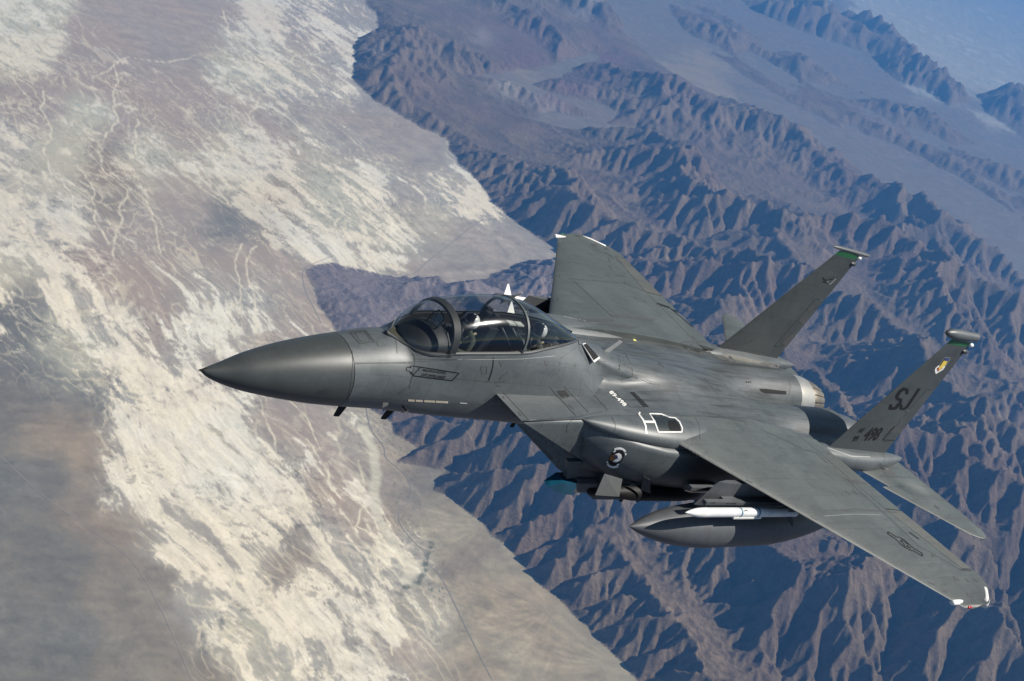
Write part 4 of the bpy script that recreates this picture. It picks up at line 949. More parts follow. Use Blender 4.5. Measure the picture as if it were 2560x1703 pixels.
V, F = loft(body([(7.5, 1.90, -.60, .02, .02), (7.6, 1.90, -.60, .07, .07), (8.1, 1.90, -.60, .08, .08), (8.5, 1.90, -.60, .13, .13), (9.0, 1.90, -.60, .16, .16), (10.2, 1.90, -.6, .16, .16), (10.8, 1.90, -.6, .10, .10)], 20)); jmesh('bomb_body', V, F, BLACK, bomb)
FINM = plain('fin_grey', (0.055, 0.06, 0.062), .5)
V, F = plate([(7.42, 2.12, -.50), (7.60, 1.93, -.17), (8.20, 1.93, -.28), (8.12, 2.12, -.53)], (0, -.015, -.01)); jmesh('steering_fin', V, F, FINM, bomb, smooth=False)
V, F = plate([(8.62, 2.02, -.14), (8.70, 2.12, -.14), (8.92, 2.16, -.42), (8.72, 2.06, -.42)], (.01, -.015, 0)); jmesh('steering_fin', V, F, FINM, bomb, smooth=False)

# ------------------------------------------------------------------ crew and cockpit
def skinbody(name, joints, bones, mat, parent, off):
    me = bpy.data.meshes.new(name); ks = list(joints)
    me.from_pydata([(joints[k][0] - off[0], -(joints[k][1] - off[1]), joints[k][2] - off[2]) for k in ks], [(ks.index(a), ks.index(b)) for a, b in bones], [])
    o = bpy.data.objects.new(name, me); link(o)
    md = o.modifiers.new('s', 'SKIN'); md.use_smooth_shade = True
    for k, v in zip(ks, me.skin_vertices[0].data): v.radius = (joints[k][3], joints[k][3] if len(joints[k]) < 5 else joints[k][4]); v.use_root = (k == ks[0])
    ss = o.modifiers.new('u', 'SUBSURF'); ss.levels = 2; ss.render_levels = 2
    dg = bpy.context.evaluated_depsgraph_get(); ev = o.evaluated_get(dg)
    me2 = bpy.data.meshes.new_from_object(ev); bpy.data.objects.remove(o)
    me2.materials.clear(); me2.materials.append(mat)
    me2.polygons.foreach_set('use_smooth', [True] * len(me2.polygons))
    o = bpy.data.objects.new(name, me2); link(o, parent); return o
def sphere(c, r, sx=1, sy=1, sz=1, n=18, a0=0, a1=math.pi):
    rings = []
    for i in range(n + 1):
        t = a0 + (a1 - a0) * i / n
        rings.append([(c[0] + sx * r * math.sin(t) * math.cos(q), c[1] + sy * r * math.sin(t) * math.sin(q), c[2] + sz * r * math.cos(t)) for q in np.linspace(0, 2 * np.pi, 24, endpoint=False)])
    return loft(rings)
def pilot(x, zh, label, turn):
    o_ = (x + .06, 0, .78); p = props(jroot('person', o_), label, 'person')
    hx = x; J = {'pelvis': (x + .12, 0, .70, .15), 'belly': (x + .10, 0, .88, .145), 'chest': (x + .08, 0, 1.07, .175, .15), 'neck': (x + .03, 0, 1.24, .065), 'head': (hx, 0, zh - .03, .085), 'crown': (hx, 0, zh + .05, .075)}
    B = [('pelvis', 'belly'), ('belly', 'chest'), ('chest', 'neck'), ('neck', 'head'), ('head', 'crown')]
    for s, n in ((1, 'p'), (-1, 's')):
        J['sh' + n] = (x + .07, s * .19, 1.14, .07); J['el' + n] = (x - .05, s * .27, .93, .05); J['wr' + n] = (x - .28, s * .20, .96, .033); J['pa' + n] = (x - .35, s * .18, .97, .03, .018)
        B += [('chest', 'sh' + n), ('sh' + n, 'el' + n), ('el' + n, 'wr' + n), ('wr' + n, 'pa' + n)]
        J['hip' + n] = (x + .06, s * .11, .68, .095); J['kn' + n] = (x - .38, s * .15, .76, .065); J['an' + n] = (x - .62, s * .14, .60, .045); J['toe' + n] = (x - .74, s * .14, .60, .035)
        B += [('pelvis', 'hip' + n), ('hip' + n, 'kn' + n), ('kn' + n, 'an' + n), ('an' + n, 'toe' + n)]
    skinbody('body', J, B, OLIVE, p, o_)
    for s in (1, -1):
        for k in range(4):
            yy = s * .18 + (k - 1.5) * .018; ln = (.055, .065, .06, .045)[k]
            V, F = tube([(x - .35, yy, .975), (x - .35 - ln * .6, yy, .975), (x - .35 - ln, yy, .955), (x - .345 - ln * .8, yy, .935)], [.010, .009, .008, .006], 6); jmesh('finger', V, F, OLIVE, p)
        V, F = tube([(x - .32, s * .15, .965), (x - .36, s * .135, .955), (x - .39, s * .14, .94)], [.012, .010, .007], 6); jmesh('thumb', V, F, OLIVE, p)
    V, F = sphere((hx + .01, 0, zh), .142, 1.05, .95, 1.0, 16, 0, 2.2); he = jmesh('helmet', V, F, HELM, p)
    c, s_ = math.cos(turn), math.sin(turn)
    V, F = sphere((0, 0, 0), .150, .97, .95, .99, 16, .18, 1.85)
    keep = []
    V2 = [(v[0] * c - v[1] * s_ + hx + .005, v[0] * s_ + v[1] * c, v[2] + zh) for v in V]
    for f in F:
        if len(f) == 4 and np.mean([V[i][0] for i in f]) < .035: keep.append(f)
    jmesh('visor', V2, keep, VIS, p)
    V, F = loft([ell(hx - .11, .0, zh - .075, .05, .045, 12), ell(hx - .17, .0, zh - .085, .045, .04, 12), ell(hx - .20, .0, zh - .09, .02, .02, 12)]); V = [((v[0] - hx) * c - v[1] * s_ + hx, (v[0] - hx) * s_ + v[1] * c, v[2]) for v in V]
    jmesh('oxygen_mask', V, F, RUBBER, p)
    V, F = tube([(hx - .15, .06, zh - .12), (hx - .14, .08, zh - .24), (hx - .02, .10, zh - .36)], .02, 8); jmesh('oxygen_hose', V, F, RUBBER, p)
    for s in (1, -1):
        V, F = tube([(x + .15, s * .10, 1.24), (x + .02, s * .11, 1.19), (x - .08, s * .09, 1.05), (x - .03, s * .07, .85)], .022, 6); jmesh('harness_strap', V, F, plain('strap_tan', (.25, .22, .14), .8), p)
    V, F = box(x - .09, x - .06, .06, .11, .98, 1.05); jmesh('patch', V, F, plain('patch_cream', (.5, .48, .35), .7), p, smooth=False)
    return p
pilot(4.70, 1.40, 'person in white helmet with black visor and green flight suit in the front seat', .75)
pilot(6.40, 1.40, 'person in white helmet and green flight suit in the rear seat behind the canopy frame', .6)
SEATM = plain('seat_black', (0.015, 0.016, 0.018), .6)
for x, dz in ((4.98, 0), (6.58, -.16)):
    V, F = merge(plate([(x - .05, -.20, .60), (x + .14, -.20, .60), (x + .22, -.20, 1.42), (x + .02, -.20, 1.42)], (0, .40, 0)),
                 plate([(x - .02, -.15, 1.42), (x + .20, -.15, 1.42), (x + .16, -.15, 1.64), (x + .02, -.15, 1.66)], (0, .08, 0)),
                 plate([(x - .02, .07, 1.42), (x + .20, .07, 1.42), (x + .16, .07, 1.64), (x + .02, .07, 1.66)], (0, .08, 0)),
                 box(x, x + .14, -.15, .15, 1.55, 1.60), box(x - .52, x - .04, -.2, .2, .52, .62))
    V = [(a, b * (1 if dz == 0 else .8), c + (dz if c > 1.3 else 0)) for a, b, c in V]
    jmesh('ejection_seat', V, F, SEATM, jet, smooth=False)
    V, F = tube([(x + .10, .16, 1.36 + dz * .6), (x + .14, .20, 1.10), (x + .12, .21, .8)], .018, 6); jmesh('seat_rail', V, F, FRAME, jet)
# glare shield, instrument coaming, head-up display
V, F = loft([[(x, w_ * c_, z0 + h_ * s_) for c_, s_ in [(math.cos(a), math.sin(a)) for a in np.linspace(0, math.pi, 14)]] for x, w_, z0, h_ in ((3.42, .20, .94, .04), (3.55, .32, .94, .16), (3.75, .40, .96, .26), (3.98, .42, 1.0, .27), (4.08, .41, 1.0, .25))], closed=False, cap=False)
jmesh('glare_shield', V, F, SEATM, jet)
V, F = plate([(4.06, -.42, .62), (4.06, .42, .62), (4.08, .40, 1.12), (4.09, .2, 1.24), (4.09, -.2, 1.24), (4.08, -.40, 1.12)], (.03, 0, 0)); jmesh('instrument_panel', V, F, SEATM, jet, smooth=False)
V, F = plate([(5.86, -.40, .62), (5.86, .40, .62), (5.86, .38, 1.20), (5.87, .2, 1.30), (5.87, -.2, 1.30), (5.86, -.38, 1.20)], (.05, 0, 0)); jmesh('rear_instrument_panel', V, F, SEATM, jet, smooth=False)
V, F = merge(*[tube(p_, .012, 6) for p_ in ([(3.86, .12, 1.2), (3.94, .13, 1.42), (3.95, .06, 1.49), (3.95, -.06, 1.49), (3.94, -.13, 1.42), (3.86, -.12, 1.2)],)]); jmesh('head_up_display_frame', V, F, FRAME, jet)
V, F = plate([(3.95, .12, 1.24), (3.97, .12, 1.44), (3.97, -.12, 1.44), (3.95, -.12, 1.24)], (.006, 0, 0)); jmesh('head_up_display_glass', V, F, gl, jet, smooth=False)
CONS = plain('console_grey', (0.06, 0.065, 0.065), .5); LIT = plain('console_white', (.5, .5, .46), .5)
random.seed(5)
for s in (1, -1):
    V, F = merge(box(4.15, 5.75, min(s * .36, s * .54), max(s * .36, s * .54), .88, 1.0), box(5.95, 6.6, min(s * .33, s * .44), max(s * .33, s * .44), .95, 1.08)); jmesh('side_console', V, F, SEATM, jet, smooth=False)
    for k in range(26):
        x = random.uniform(4.2, 6.5); y = s * random.uniform(.38, .50 if x < 5.8 else .42); z = 1.0 if x < 5.9 else 1.08; h = random.uniform(.01, .06); w_ = random.uniform(.01, .04)
        if 5.75 < x < 5.95: continue
        V, F = box(x, x + w_ * random.uniform(1, 3), y - w_ / 2, y + w_ / 2, z, z + h); jmesh('switch_box', V, F, random.choice([CONS, LIT, SEATM, CONS]), jet, smooth=False)
for a, b in (((5.33, .12, 1.42), (5.84, .12, 1.02)), ((5.66, .05, 1.40), (6.12, .12, 1.03))):
    V, F = tube([a, tuple((np.array(a) + np.array(b)) / 2 + np.array((0, 0, .02))), b], .022, 8); jmesh('canopy_brace', V, F, FRAME, jet)
for xx in (5.62, 5.82):
    V, F = box(xx, xx + .17, -.12, .0, 1.425, 1.45); jmesh('panel_top_strip', V, F, LIT, jet, smooth=False)
V, F = merge(box(6.82, 6.90, -.08, .08, 1.0, 1.34), box(6.80, 6.96, -.12, .12, 1.0, 1.25)); jmesh('rear_deck_box', V, F, CONS, jet, smooth=False)
# ------------------------------------------------------------------ markings, panel gaps, stains and bits of painted light and shade laid on the skins
# each marking is cut from a thin sheet that follows the skin below it, a few millimetres proud
bpy.context.view_layer.update()
SK = ('radome', 'forward_fuselage', 'centre_fuselage', 'intake', 'intake_ramp', 'conformal_tank', 'scoop_fairing', 'wing', 'flap', 'aileron', 'tail_fin', 'rudder', 'tailplane', 'tail_boom', 'engine_nozzle', 'tank_body', 'missile_body', 'wing_pylon', 'launch_rail', 'fin_root_fairing')
_V, _F = [], []
for o in sc.objects:
    if o.type == 'MESH' and o.name.split('.')[0] in SK:
        mw = o.matrix_world; b = len(_V); _V += [mw @ v.co for v in o.data.vertices]; _F += [tuple(i + b for i in p.vertices) for p in o.data.polygons]
SKIN_T = BVHTree.FromPolygons(_V, _F)
CAMV = Vector(CAM); MI = MJ.inverted(); JOFF = (MI @ jet.matrix_world).translation
def sight(px, py):
    d = RW[0] * ((px - CX) / FPX) + RW[1] * ((py - CY) / FPX) + RW[2]
    return Vector(d / np.linalg.norm(d))
def lay(P2, F, name, mat, lift=.004, parent=jet):
    V = []; last = None
    for (px, py) in P2:
        h, n, _, _ = SKIN_T.ray_cast(CAMV, sight(px, py))
        if h is None:
            V.append(None); continue
        if n.dot(CAMV - h) < 0: n = -n
        V.append(MI @ (h + n * lift) - JOFF)
    keep = [f for f in F if all(V[i] is not None for i in f)]
    keep = [f for f in keep if max((V[f[i]] - V[f[i - 1]]).length for i in range(len(f))) < .45]
    if not keep: return None
    idx = sorted({i for f in keep for i in f}); mp = {j: k for k, j in enumerate(idx)}
    me = bpy.data.meshes.new(name); me.from_pydata([V[i] for i in idx], [], [[mp[i] for i in f] for f in keep]); me.materials.append(mat)
    return link(bpy.data.objects.new(name, me), parent)
class Crop:      # a window of the photograph: (x0, y0, width) shown W wide
    def __init__(s, x0, y0, w, W): s.x0, s.y0, s.k = x0, y0, w / W
    def __call__(s, u, v): return ((s.x0 + s.k * u) * .9207, (s.y0 + s.k * v) * .9207)
def linepts(c, pts, wd, closed=False, step=2.5):
    P = [np.array(c(*p)) for p in pts]; w_ = wd * c.k * .9207 / 2
    if closed: P.append(P[0])
    Q = [P[0]]
    for a, b in zip(P, P[1:]):
        n = max(1, int(np.linalg.norm(b - a) / step)); Q += [a + (b - a) * i / n for i in range(1, n + 1)]
    V, F = [], []
    for i, q in enumerate(Q):
        d = Q[min(i + 1, len(Q) - 1)] - Q[max(i - 1, 0)]
        if closed and i in (0, len(Q) - 1): d = Q[1] - Q[-2]
        d = d / (np.linalg.norm(d) + 1e-9); n = np.array((-d[1], d[0])) * w_
        V += [tuple(q + n), tuple(q - n)]
        if i: F.append((2 * i - 2, 2 * i, 2 * i + 1, 2 * i - 1))
    return V, F
def line(c, pts, wd, name='panel_gap', mat=None, closed=False, lift=.004):
    V, F = linepts(c, pts, wd, closed); return lay(V, F, name, mat or LINE, lift)
def fill(c, pts, name, mat, lift=.004, cuts=3, fun=None):
    bm = bmesh.new(); vs_ = [bm.verts.new((*c(*p), 0)) for p in pts]; bm.faces.new(vs_)
    bmesh.ops.triangulate(bm, faces=bm.faces)
    for _ in range(cuts): bmesh.ops.subdivide_edges(bm, edges=[e for e in bm.edges if e.calc_length() > 3], cuts=1, use_grid_fill=True)
    bmesh.ops.triangulate(bm, faces=bm.faces)
    bm.verts.index_update(); V = [(v.co.x, v.co.y) for v in bm.verts]; F = [[v.index for v in f.verts] for f in bm.faces]; bm.free()
    return lay(V, F, name, mat, lift)
def text(c, body_, quad, name, mat, lift=.005, bold=.0):
    cu = bpy.data.curves.new(name, 'FONT'); cu.body = body_; cu.offset = bold; cu.resolution_u = 3
    o = bpy.data.objects.new(name, cu); link(o); bpy.context.view_layer.update()
    me = bpy.data.meshes.new_from_object(o.evaluated_get(bpy.context.evaluated_depsgraph_get())); bpy.data.objects.remove(o)
    X = np.array([v.co[:2] for v in me.vertices]); lo, hi = X.min(0), X.max(0); U = (X - lo) / (hi - lo)
    TL, TR, BR, BL = [np.array(c(*q)) for q in quad]
    V = [tuple((TL * (1 - u) + TR * u) * v + (BL * (1 - u) + BR * u) * (1 - v)) for u, v in U]
    F = [tuple(p.vertices) for p in me.polygons]; bpy.data.meshes.remove(me)
    return lay(V, F, name, mat, lift)
SOOT_SHADE = plain('soot_shade_stain', (0.06, 0.063, 0.062), .6); LGAP = plain('light_edge', (.28, .29, .28), .5); PATCHG = plain('primer_patch', (.09, .095, .095), .5)
STENCIL = plain('stencil_grey', (0.05, 0.053, 0.055), .6)
c6 = Crop(1240, 920, 600, 2352)
line(c6, [(75, 245), (320, 510)], 6); line(c6, [(520, 185), (785, 470)], 9); line(c6, [(662, 178), (910, 440)], 5); line(c6, [(865, 155), (1095, 415)], 5)
line(c6, [(1095, 415), (1040, 428), (800, 480), (300, 515)], 5)
fill(c6, [(592, 225), (675, 215), (730, 283), (650, 300)], 'bleed_grille', plain('grille_dark', (.03, .03, .032), .7))
text(c6, '89-498', [(1135, 220), (1285, 358), (1255, 382), (1103, 240)], 'serial_number', WHITE, bold=.02)
for k in range(9):
    t0, t1 = k / 9 + .01, (k + 1) / 9 - .012
    A = lambda t: (1310 + 135 * t, 238 + 147 * t); B = lambda t: (1352 + 150 * t, 237 + 147 * t)
    fill(c6, [A(t0), B(t0), B(t1), A(t1)], 'louvre', BLACK, cuts=1)
line(c6, [(1150, 215), (1320, 385), (1445, 388)], 4)
line(c6, [(1200, 112), (1340, 90), (1540, 160), (2140, 235)], 5); line(c6, [(1330, -10), (1336, 88)], 5); line(c6, [(2050, 110), (2150, 235)], 5)
fill(c6, [(1525, 458), (1620, 462), (1690, 492), (1755, 500), (1795, 545), (1815, 622), (1596, 624), (1555, 530)], 'scoop_mouth', plain('scoop_inside', (.010, .018, .018), .5))
fill(c6, [(1690, 520), (1750, 515), (1795, 560), (1810, 616), (1705, 618), (1690, 580)], 'scoop_duct', DARK, .008)
line(c6, [(1505, 450), (1620, 455), (1700, 486), (1755, 492), (1797, 530), (1824, 590), (1820, 630), (1590, 630), (1555, 530)], 12, 'scoop_outline', WHITE, True, .007)
line(c6, [(1410, 435), (1400, 455), (1440, 510), (1465, 570), (1472, 645)], 16, 'warning_band', WHITE, False, .007)
line(c6, [(1452, 530), (1560, 532)], 22, 'warning_band', WHITE, False, .0075)
line(c6, [(1135, 480), (1172, 560), (1165, 620)], 3); line(c6, [(1950, 480), (1990, 560), (2000, 700)], 3)
fill(c6, [(1890, 768), (2010, 835), (2005, 885), (1865, 810)], 'leading_edge_patch', PATCHG)
line(c6, [(690, 640), (700, 560), (760, 490), (860, 460)], 4)
for (a, b) in (((215, 430), (245, 470)), ((710, 360), (765, 405)), ((65, 280), (85, 305))): line(c6, [a, b], 9, 'stencil', STENCIL)
# squadron badge on the conformal tank
ce = Crop(1490, 1100, 100, 1742)
el_ = lambda cx, cy, ra, rb, t0, t1, ph: [(cx + ra * math.cos(t) * math.cos(ph) - rb * math.sin(t) * math.sin(ph), cy + ra * math.cos(t) * math.sin(ph) + rb * math.sin(t) * math.cos(ph)) for t in np.linspace(t0, t1, 26)]
fill(ce, el_(880, 780, 390, 260, 0, 2 * math.pi - .2, -.75), 'badge_disc', BLACK, .004)
fill(ce, el_(720, 770, 150, 110, 0, 2 * math.pi - .2, -.75), 'badge_face', plain('badge_brown', (.22, .09, .02), .6), .006)
fill(ce, [(800, 620), (1000, 555), (1100, 630), (1120, 760), (1060, 870), (950, 940), (880, 960), (790, 960), (720, 920), (840, 830), (930, 790), (935, 700), (900, 650)], 'badge_feathers', WHITE, .008)
fill(ce, [(810, 640), (920, 660), (945, 720), (920, 820), (820, 810)], 'badge_band', plain('badge_blue', (.02, .03, .1), .6), .010)
line(ce, el_(885, 770, 470, 345, -1.18, .22, -.75), 90, 'badge_scroll', WHITE, False, .006)
line(ce, [(755, 515), (850, 470)], 60, 'badge_scroll', WHITE, False, .006); line(ce, [(1290, 560), (1285, 660)], 60, 'badge_scroll', WHITE, False, .006)
line(ce, el_(885, 770, 470, 345, 2.0, 3.35, -.75), 80, 'badge_scroll', WHITE, False, .006)
line(ce, [(480, 930), (510, 1000)], 60, 'badge_scroll', WHITE, False, .006); line(ce, [(910, 1085), (1005, 1045)], 60, 'badge_scroll', WHITE, False, .006)
c2 = Crop(960, 700, 560, 2357)
line(c2, [(330, 832), (770, 834)], 4); line(c2, [(770, 838), (1150, 836), (1450, 832), (1800, 800)], 5, 'sill_edge', LGAP)
line(c2, [(1150, 815), (1146, 900), (1125, 990), (1100, 1058)], 11, 'dark_seam', BLACK)
for (a, b, c_) in (((1208, 858), (1262, 858), (1232, 922)), ((1682, 853), (1734, 853), (1702, 915))): fill(c2, [a, b, c_], 'warning_triangle', STENCIL, cuts=1)
for (a, b) in (((1992, 895), (1998, 902)), ((2012, 890), (2018, 897)), ((1996, 912), (2002, 918)), ((2014, 908), (2020, 914))): line(c2, [a, b], 12, 'stencil', STENCIL)
for (a, b) in (((1215, 1055), (1235, 1020)), ((1245, 1010), (1262, 1000)), ((1280, 990), (1300, 975)), ((1165, 1082), (1280, 1070)), ((1070, 1072), (1110, 1074)), ((1180, 1115), (1225, 1118))): line(c2, [a, b], 8, 'stencil', STENCIL)
line(c2, [(1015, 915), (1082, 912), (1078, 985), (1030, 985), (1015, 915)], 4); text(c2, '30-82', [(1015, 798), (1060, 796), (1060, 812), (1015, 814)], 'stencil', STENCIL)
line(c2, [(262, 715), (325, 820), (322, 900)], 4); line(c2, [(1845, 960), (1850, 830), (2040, 700), (2120, 840), (2340, 860)], 4); line(c2, [(2043, 625), (2050, 680), (2070, 684)], 8, 'stencil', BLACK)
line(c2, [(305, 1010), (270, 1110), (150, 1200)], 4)
cn = Crop(1010, 900, 160, 2357)
line(cn, [(210, 262), (270, 215), (1130, 345), (2030, 490), (1760, 765), (320, 580), (260, 430)], 34, 'name_scroll', BLACK)
line(cn, [(110, 258), (290, 290)], 26, 'name_scroll', BLACK); line(cn, [(610, 280), (530, 330), (540, 380), (450, 415), (440, 470), (370, 500), (360, 570)], 30, 'name_scroll', BLACK); line(cn, [(100, 270), (85, 395), (200, 405), (320, 580)], 20, 'name_scroll', BLACK)
text(cn, 'MAJ JOSHUA SCHOOL', [(720, 335), (1560, 445), (1530, 545), (680, 425)], 'crew_name', BLACK, bold=.02); text(cn, 'CAPT CRYSTAL HURLEY', [(670, 490), (1550, 600), (1510, 695), (620, 580)], 'crew_name', BLACK, bold=.02)
c1 = Crop(480, 700, 800, 2357)
line(c1, [(1162, 385), (1275, 371), (1345, 455), (1236, 472)], 7, 'panel_gap', LINE, True); line(c1, [(1195, 390), (1268, 382), (1318, 446), (1245, 456)], 3, 'panel_gap', LINE, True)
for k in range(22): line(c1, [(1195 + k * 20, 612), (1195 + k * 20 + 12, 612)], 8, 'rivet_row', STENCIL)
line(c1, [(1500, 425), (1512, 545)], 3); line(c1, [(1590, 495), (1638, 560), (1640, 625), (1615, 735), (1600, 800)], 4); line(c1, [(1190, 620), (2357, 572)], 3); line(c1, [(1360, 460), (1372, 490), (1440, 480)], 3)
line(c1, [(1180, 520), (1184, 640), (1170, 780), (1145, 900)], 4)
for a, b in ((1592, 1640), (1648, 1700), (1710, 1790), (1796, 1885)): line(c1, [(a, 886 + (a - 1592) * .05), (b, 886 + (b - 1592) * .05)], 15, 'belly_window', plain('window_cream', (.65, .55, .4), .3))
line(c1, [(1975, 906), (2025, 909)], 6, 'belly_window', WHITE); fill(c1, [(1408, 900), (1448, 903), (1440, 925), (1402, 940)], 'approach_light', plain('lamp_cream', (.75, .62, .42), .3), cuts=1)
for y_, a, b in ((800, 970, 1030), (815, 930, 1030), (828, 925, 1010)): line(c1, [(a, y_), (b, y_ + 3)], 6, 'stencil', STENCIL)
c3 = Crop(1240, 560, 620, 2357)
text(c3, '2', [(1162, 1340), (1182, 1340), (1180, 1384), (1160, 1384)], 'station_number', BLACK)
line(c3, [(1160, 1255), (1187, 1328), (1288, 1335), (1222, 1225)], 4); line(c3, [(1210, 1325), (1240, 1355), (1300, 1378), (1298, 1445), (1480, 1500)], 5); line(c3, [(1100, 1490), (1290, 1450), (1440, 1400)], 4)
line(c3, [(1540, 1320), (1600, 1365)], 10, 'stencil', STENCIL)
line(c3, [(1530, 757), (1650, 797)], 15, 'flap_gap', BLACK); line(c3, [(1655, 800), (2070, 1150)], 7, 'flap_gap', BLACK)
for pts in ([(1080, 858), (1300, 880), (1520, 905), (1480, 922), (1090, 878)], [(690, 888), (830, 905), (1100, 900), (1130, 925), (830, 935)], [(880, 950), (1100, 945), (1360, 980), (1280, 1000), (1060, 965)]): fill(c3, pts, 'soot_shade_streak', SOOT_SHADE)  # starboard wing-root streaks: soot and the fairing's cast shadow painted as one
for pts in ([(1720, 1130), (1900, 1115), (2060, 1118)], [(1780, 1150), (1850, 1215), (2080, 1250)], [(1850, 1140), (1960, 1235)], [(1935, 1135), (2060, 1245)], [(1820, 1050), (1900, 1090)], [(2100, 1270), (2180, 1325)], [(2170, 1265), (2260, 1335)], [(2220, 1260), (2300, 1325)]): line(c3, pts, 13, 'soot_shade_streak', SOOT_SHADE)
fill(c3, [(1300, 1092), (1325, 1098), (1335, 1115), (1312, 1114)], 'yellow_tag', plain('tag_yellow', (.7, .68, .2), .5), cuts=1)
for pts in ([(900, 188), (950, 195), (968, 215), (920, 212)], [(1015, 215), (1060, 235), (1075, 248), (1040, 242)], [(750, 105), (800, 110), (808, 124), (765, 120)]): fill(c3, pts, 'hatch_mark', STENCIL, cuts=1)
for (a, b) in (((1065, 320), (1085, 360)), ((1070, 395), (1105, 440)), ((1130, 490), (1230, 505)), ((1220, 545), (1235, 570)), ((630, 170), (638, 188)), ((600, 490), (608, 505)), ((582, 705), (590, 722)), ((1310, 700), (1335, 715)), ((1400, 730), (1430, 750)), ((1040, 270), (1110, 320))): line(c3, [a, b], 7, 'stencil', STENCIL)
line(c3, [(690, 520), (1200, 560), (1480, 660)], 3); line(c3, [(740, 540), (1100, 880)], 3); line(c3, [(640, 880), (850, 925)], 6, 'fairing_edge', LGAP)
c4 = Crop(1740, 600, 500, 1508)
for u in (378, 393, 408): line(c4, [(u - 4, 1070), (u + 5, 1074)], 9, 'cooling_hole', DARK)
fill(c4, [(475, 1122), (520, 1122), (680, 1140), (680, 1166), (520, 1156), (490, 1142)], 'exhaust_slot', DARK); line(c4, [(600, 945), (640, 985)], 9, 'stencil', STENCIL)
line(c4, [(690, 1030), (712, 1100), (705, 1165)], 4); line(c4, [(0, 1290), (200, 1330), (370, 1375), (385, 1395)], 3); line(c4, [(60, 1040), (150, 1150)], 3); line(c4, [(325, 795), (400, 775), (440, 740)], 4)
for pts in ([(770, 605), (810, 585), (905, 590), (880, 632), (800, 640)], [(650, 770), (740, 690), (765, 765), (665, 812)], [(840, 520), (910, 470), (900, 500), (850, 545)]): fill(c4, pts, 'soot_shade_streak', SOOT_SHADE)
for pts, wd, mt in (([(958, 285), (965, 300), (990, 305)], 10, BLACK), ([(955, 315), (985, 320), (1005, 330)], 9, BLACK), ([(990, 290), (1020, 275), (1048, 290)], 9, STENCIL), ([(985, 310), (1010, 335), (1055, 292)], 6, LGAP), ([(1000, 300), (1030, 295)], 8, BLACK)): line(c4, pts, wd, 'panther_badge', mt)
ct = Crop(2110, 920, 200, 1568)
line(ct, [(1232, 510), (1240, 430), (1165, 405), (1090, 465), (1035, 560), (1050, 605), (1115, 620), (1100, 690), (1010, 785), (900, 795), (925, 715)], 56, 'tail_code', BLACK, lift=.006); line(ct, [(1480, 400), (1235, 765), (1180, 800), (1110, 800), (1130, 715)], 44, 'tail_code', BLACK, lift=.006)
text(ct, '498', [(500, 1165), (795, 1165), (625, 1430), (335, 1430)], 'serial_number', BLACK, bold=.03); text(ct, 'AF', [(315, 1175), (420, 1175), (370, 1270), (265, 1270)], 'serial_number', BLACK, bold=.01); text(ct, '89', [(210, 1330), (312, 1330), (250, 1440), (155, 1440)], 'serial_number', BLACK, bold=.01)
line(ct, [(980, 1415), (755, 1408), (880, 1260), (990, 1140)], 12, 'rudder_gap', BLACK)
for pts in ([(1090, 985), (1340, 992), (1300, 1015), (1080, 1010)], [(1190, 830), (1420, 830), (1350, 850), (1210, 860)], [(1000, 1150), (1180, 1180), (1100, 1290), (900, 1260)]): fill(ct, pts, 'soot_shade_streak', SOOT_SHADE)
cp = Crop(2320, 880, 70, 1568)
fill(cp, [(590, 735), (400, 910), (370, 1050), (430, 1240), (850, 980), (965, 790), (880, 800), (600, 760)], 'command_badge', WHITE, .005, 1); fill(cp, [(510, 870), (610, 870), (840, 880), (540, 1090), (495, 960)], 'command_badge', plain('badge_red', (.35, .03, .04), .5), .009, 1)
fill(cp, [(890, 440), (1110, 420), (950, 740), (840, 820), (570, 1040), (600, 860), (700, 720)], 'command_badge', plain('badge_yellow', (.75, .55, .08), .5), .012, 1); fill(cp, [(930, 330), (1200, 340), (1080, 480), (900, 500)], 'command_badge', plain('badge_navy', (.03, .06, .2), .5), .015, 1)
line(cp, [(610, 740), (850, 380), (960, 300), (1225, 325), (1190, 450), (960, 790)], 26, 'command_badge', LGAP, lift=.006)
c5 = Crop(2000, 800, 520, 1456)
line(c5, [(560, 1000), (610, 1090), (770, 1105)], 4); line(c5, [(560, 1098), (680, 1102)], 4); fill(c5, [(540, 1010), (600, 1020), (670, 1085), (600, 1080)], 'soot_shade_streak', SOOT_SHADE, cuts=2); line(c5, [(940, 1300), (975, 1322)], 14, 'stencil', STENCIL)
line(c5, [(490, 960), (360, 955), (190, 895)], 6, 'fairing_edge', LGAP); line(c5, [(575, 925), (600, 975), (585, 990)], 4)  # pale fairing line is a painted highlight on the sunlit lip
c8 = Crop(1700, 1060, 800, 2357)
for (a, b) in (((485, 410), (535, 435)), ((965, 683), (1012, 708)), ((1830, 1165), (1880, 1187)), ((1215, 490), (1255, 525)), ((1270, 490), (1305, 520)), ((1085, 215), (1095, 228)), ((2100, 1140), (2130, 1165))): line(c8, [a, b], 7, 'stencil', STENCIL)
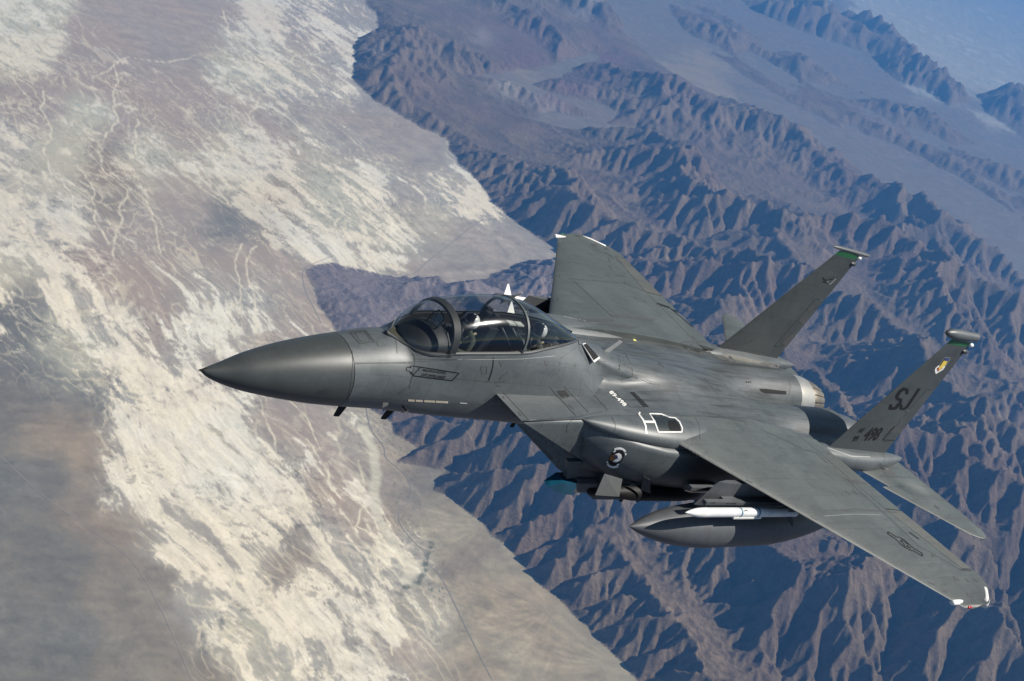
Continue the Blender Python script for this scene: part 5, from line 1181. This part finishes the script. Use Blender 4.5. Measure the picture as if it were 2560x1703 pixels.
for pts in ([(1850, 960), (1885, 962), (1875, 985), (1852, 980)], [(2010, 1120), (2050, 1135), (2060, 1155), (2020, 1150)], [(1940, 1220), (1970, 1222), (1968, 1245), (1942, 1240)], [(2110, 1240), (2155, 1250), (2165, 1280), (2120, 1275)], [(2160, 1135), (2200, 1160), (2190, 1170), (2160, 1150)]): fill(c8, pts, 'hatch_mark', STENCIL, cuts=1)
line(c8, [(1190, 635), (1290, 627), (1410, 636), (1600, 652)], 8, 'scuff', SOOT_SHADE); line(c8, [(1060, 680), (1280, 665), (1480, 672)], 3, 'scuff', LGAP); line(c8, [(1060, 635), (1190, 633)], 3, 'scuff', SOOT_SHADE)
line(c8, [(1220, 400), (1500, 655), (1760, 900), (2070, 1075)], 4); line(c8, [(1210, 400), (1375, 445)], 4); fill(c8, [(1220, 402), (1290, 405), (1370, 440), (1290, 440)], 'soot_shade_streak', SOOT_SHADE, cuts=2); line(c8, [(2070, 1076), (2150, 1078)], 6, 'aileron_gap', BLACK)
line(c8, [(920, 190), (1000, 210), (1085, 290)], 4); line(c8, [(600, 40), (900, 180)], 3); line(c8, [(1690, 800), (1760, 850)], 7, 'aileron_gap', BLACK); line(c8, [(2085, 1330), (2130, 1315), (2250, 1330)], 4)
cs = Crop(2200, 1300, 130, 1699)
line(cs, [(260, 385), (535, 560), (640, 575), (800, 665), (920, 770), (1080, 920), (1380, 1100), (1380, 1190), (1090, 1010), (1010, 1000), (800, 890), (640, 770), (540, 650), (260, 460)], 26, 'national_insignia', BLACK, True); line(cs, [(255, 385), (258, 460)], 45, 'national_insignia', BLACK); line(cs, [(1375, 1100), (1375, 1185)], 45, 'national_insignia', BLACK)
line(cs, [(630, 680), (710, 710), (690, 640), (765, 700), (880, 780), (930, 795), (885, 850), (1010, 935), (860, 855), (810, 885), (770, 780)], 26, 'national_insignia', BLACK, True)
c7 = Crop(1540, 1160, 620, 2357)
for (a, b) in (((1050, 375), (1070, 378)), ((1085, 370), (1100, 380)), ((1110, 375), (1140, 378)), ((905, 370), (950, 368))): line(c7, [a, b], 7, 'stencil', BLACK)
line(c7, [(1215, 450), (1235, 440), (1250, 450)], 8, 'stencil', BLACK)
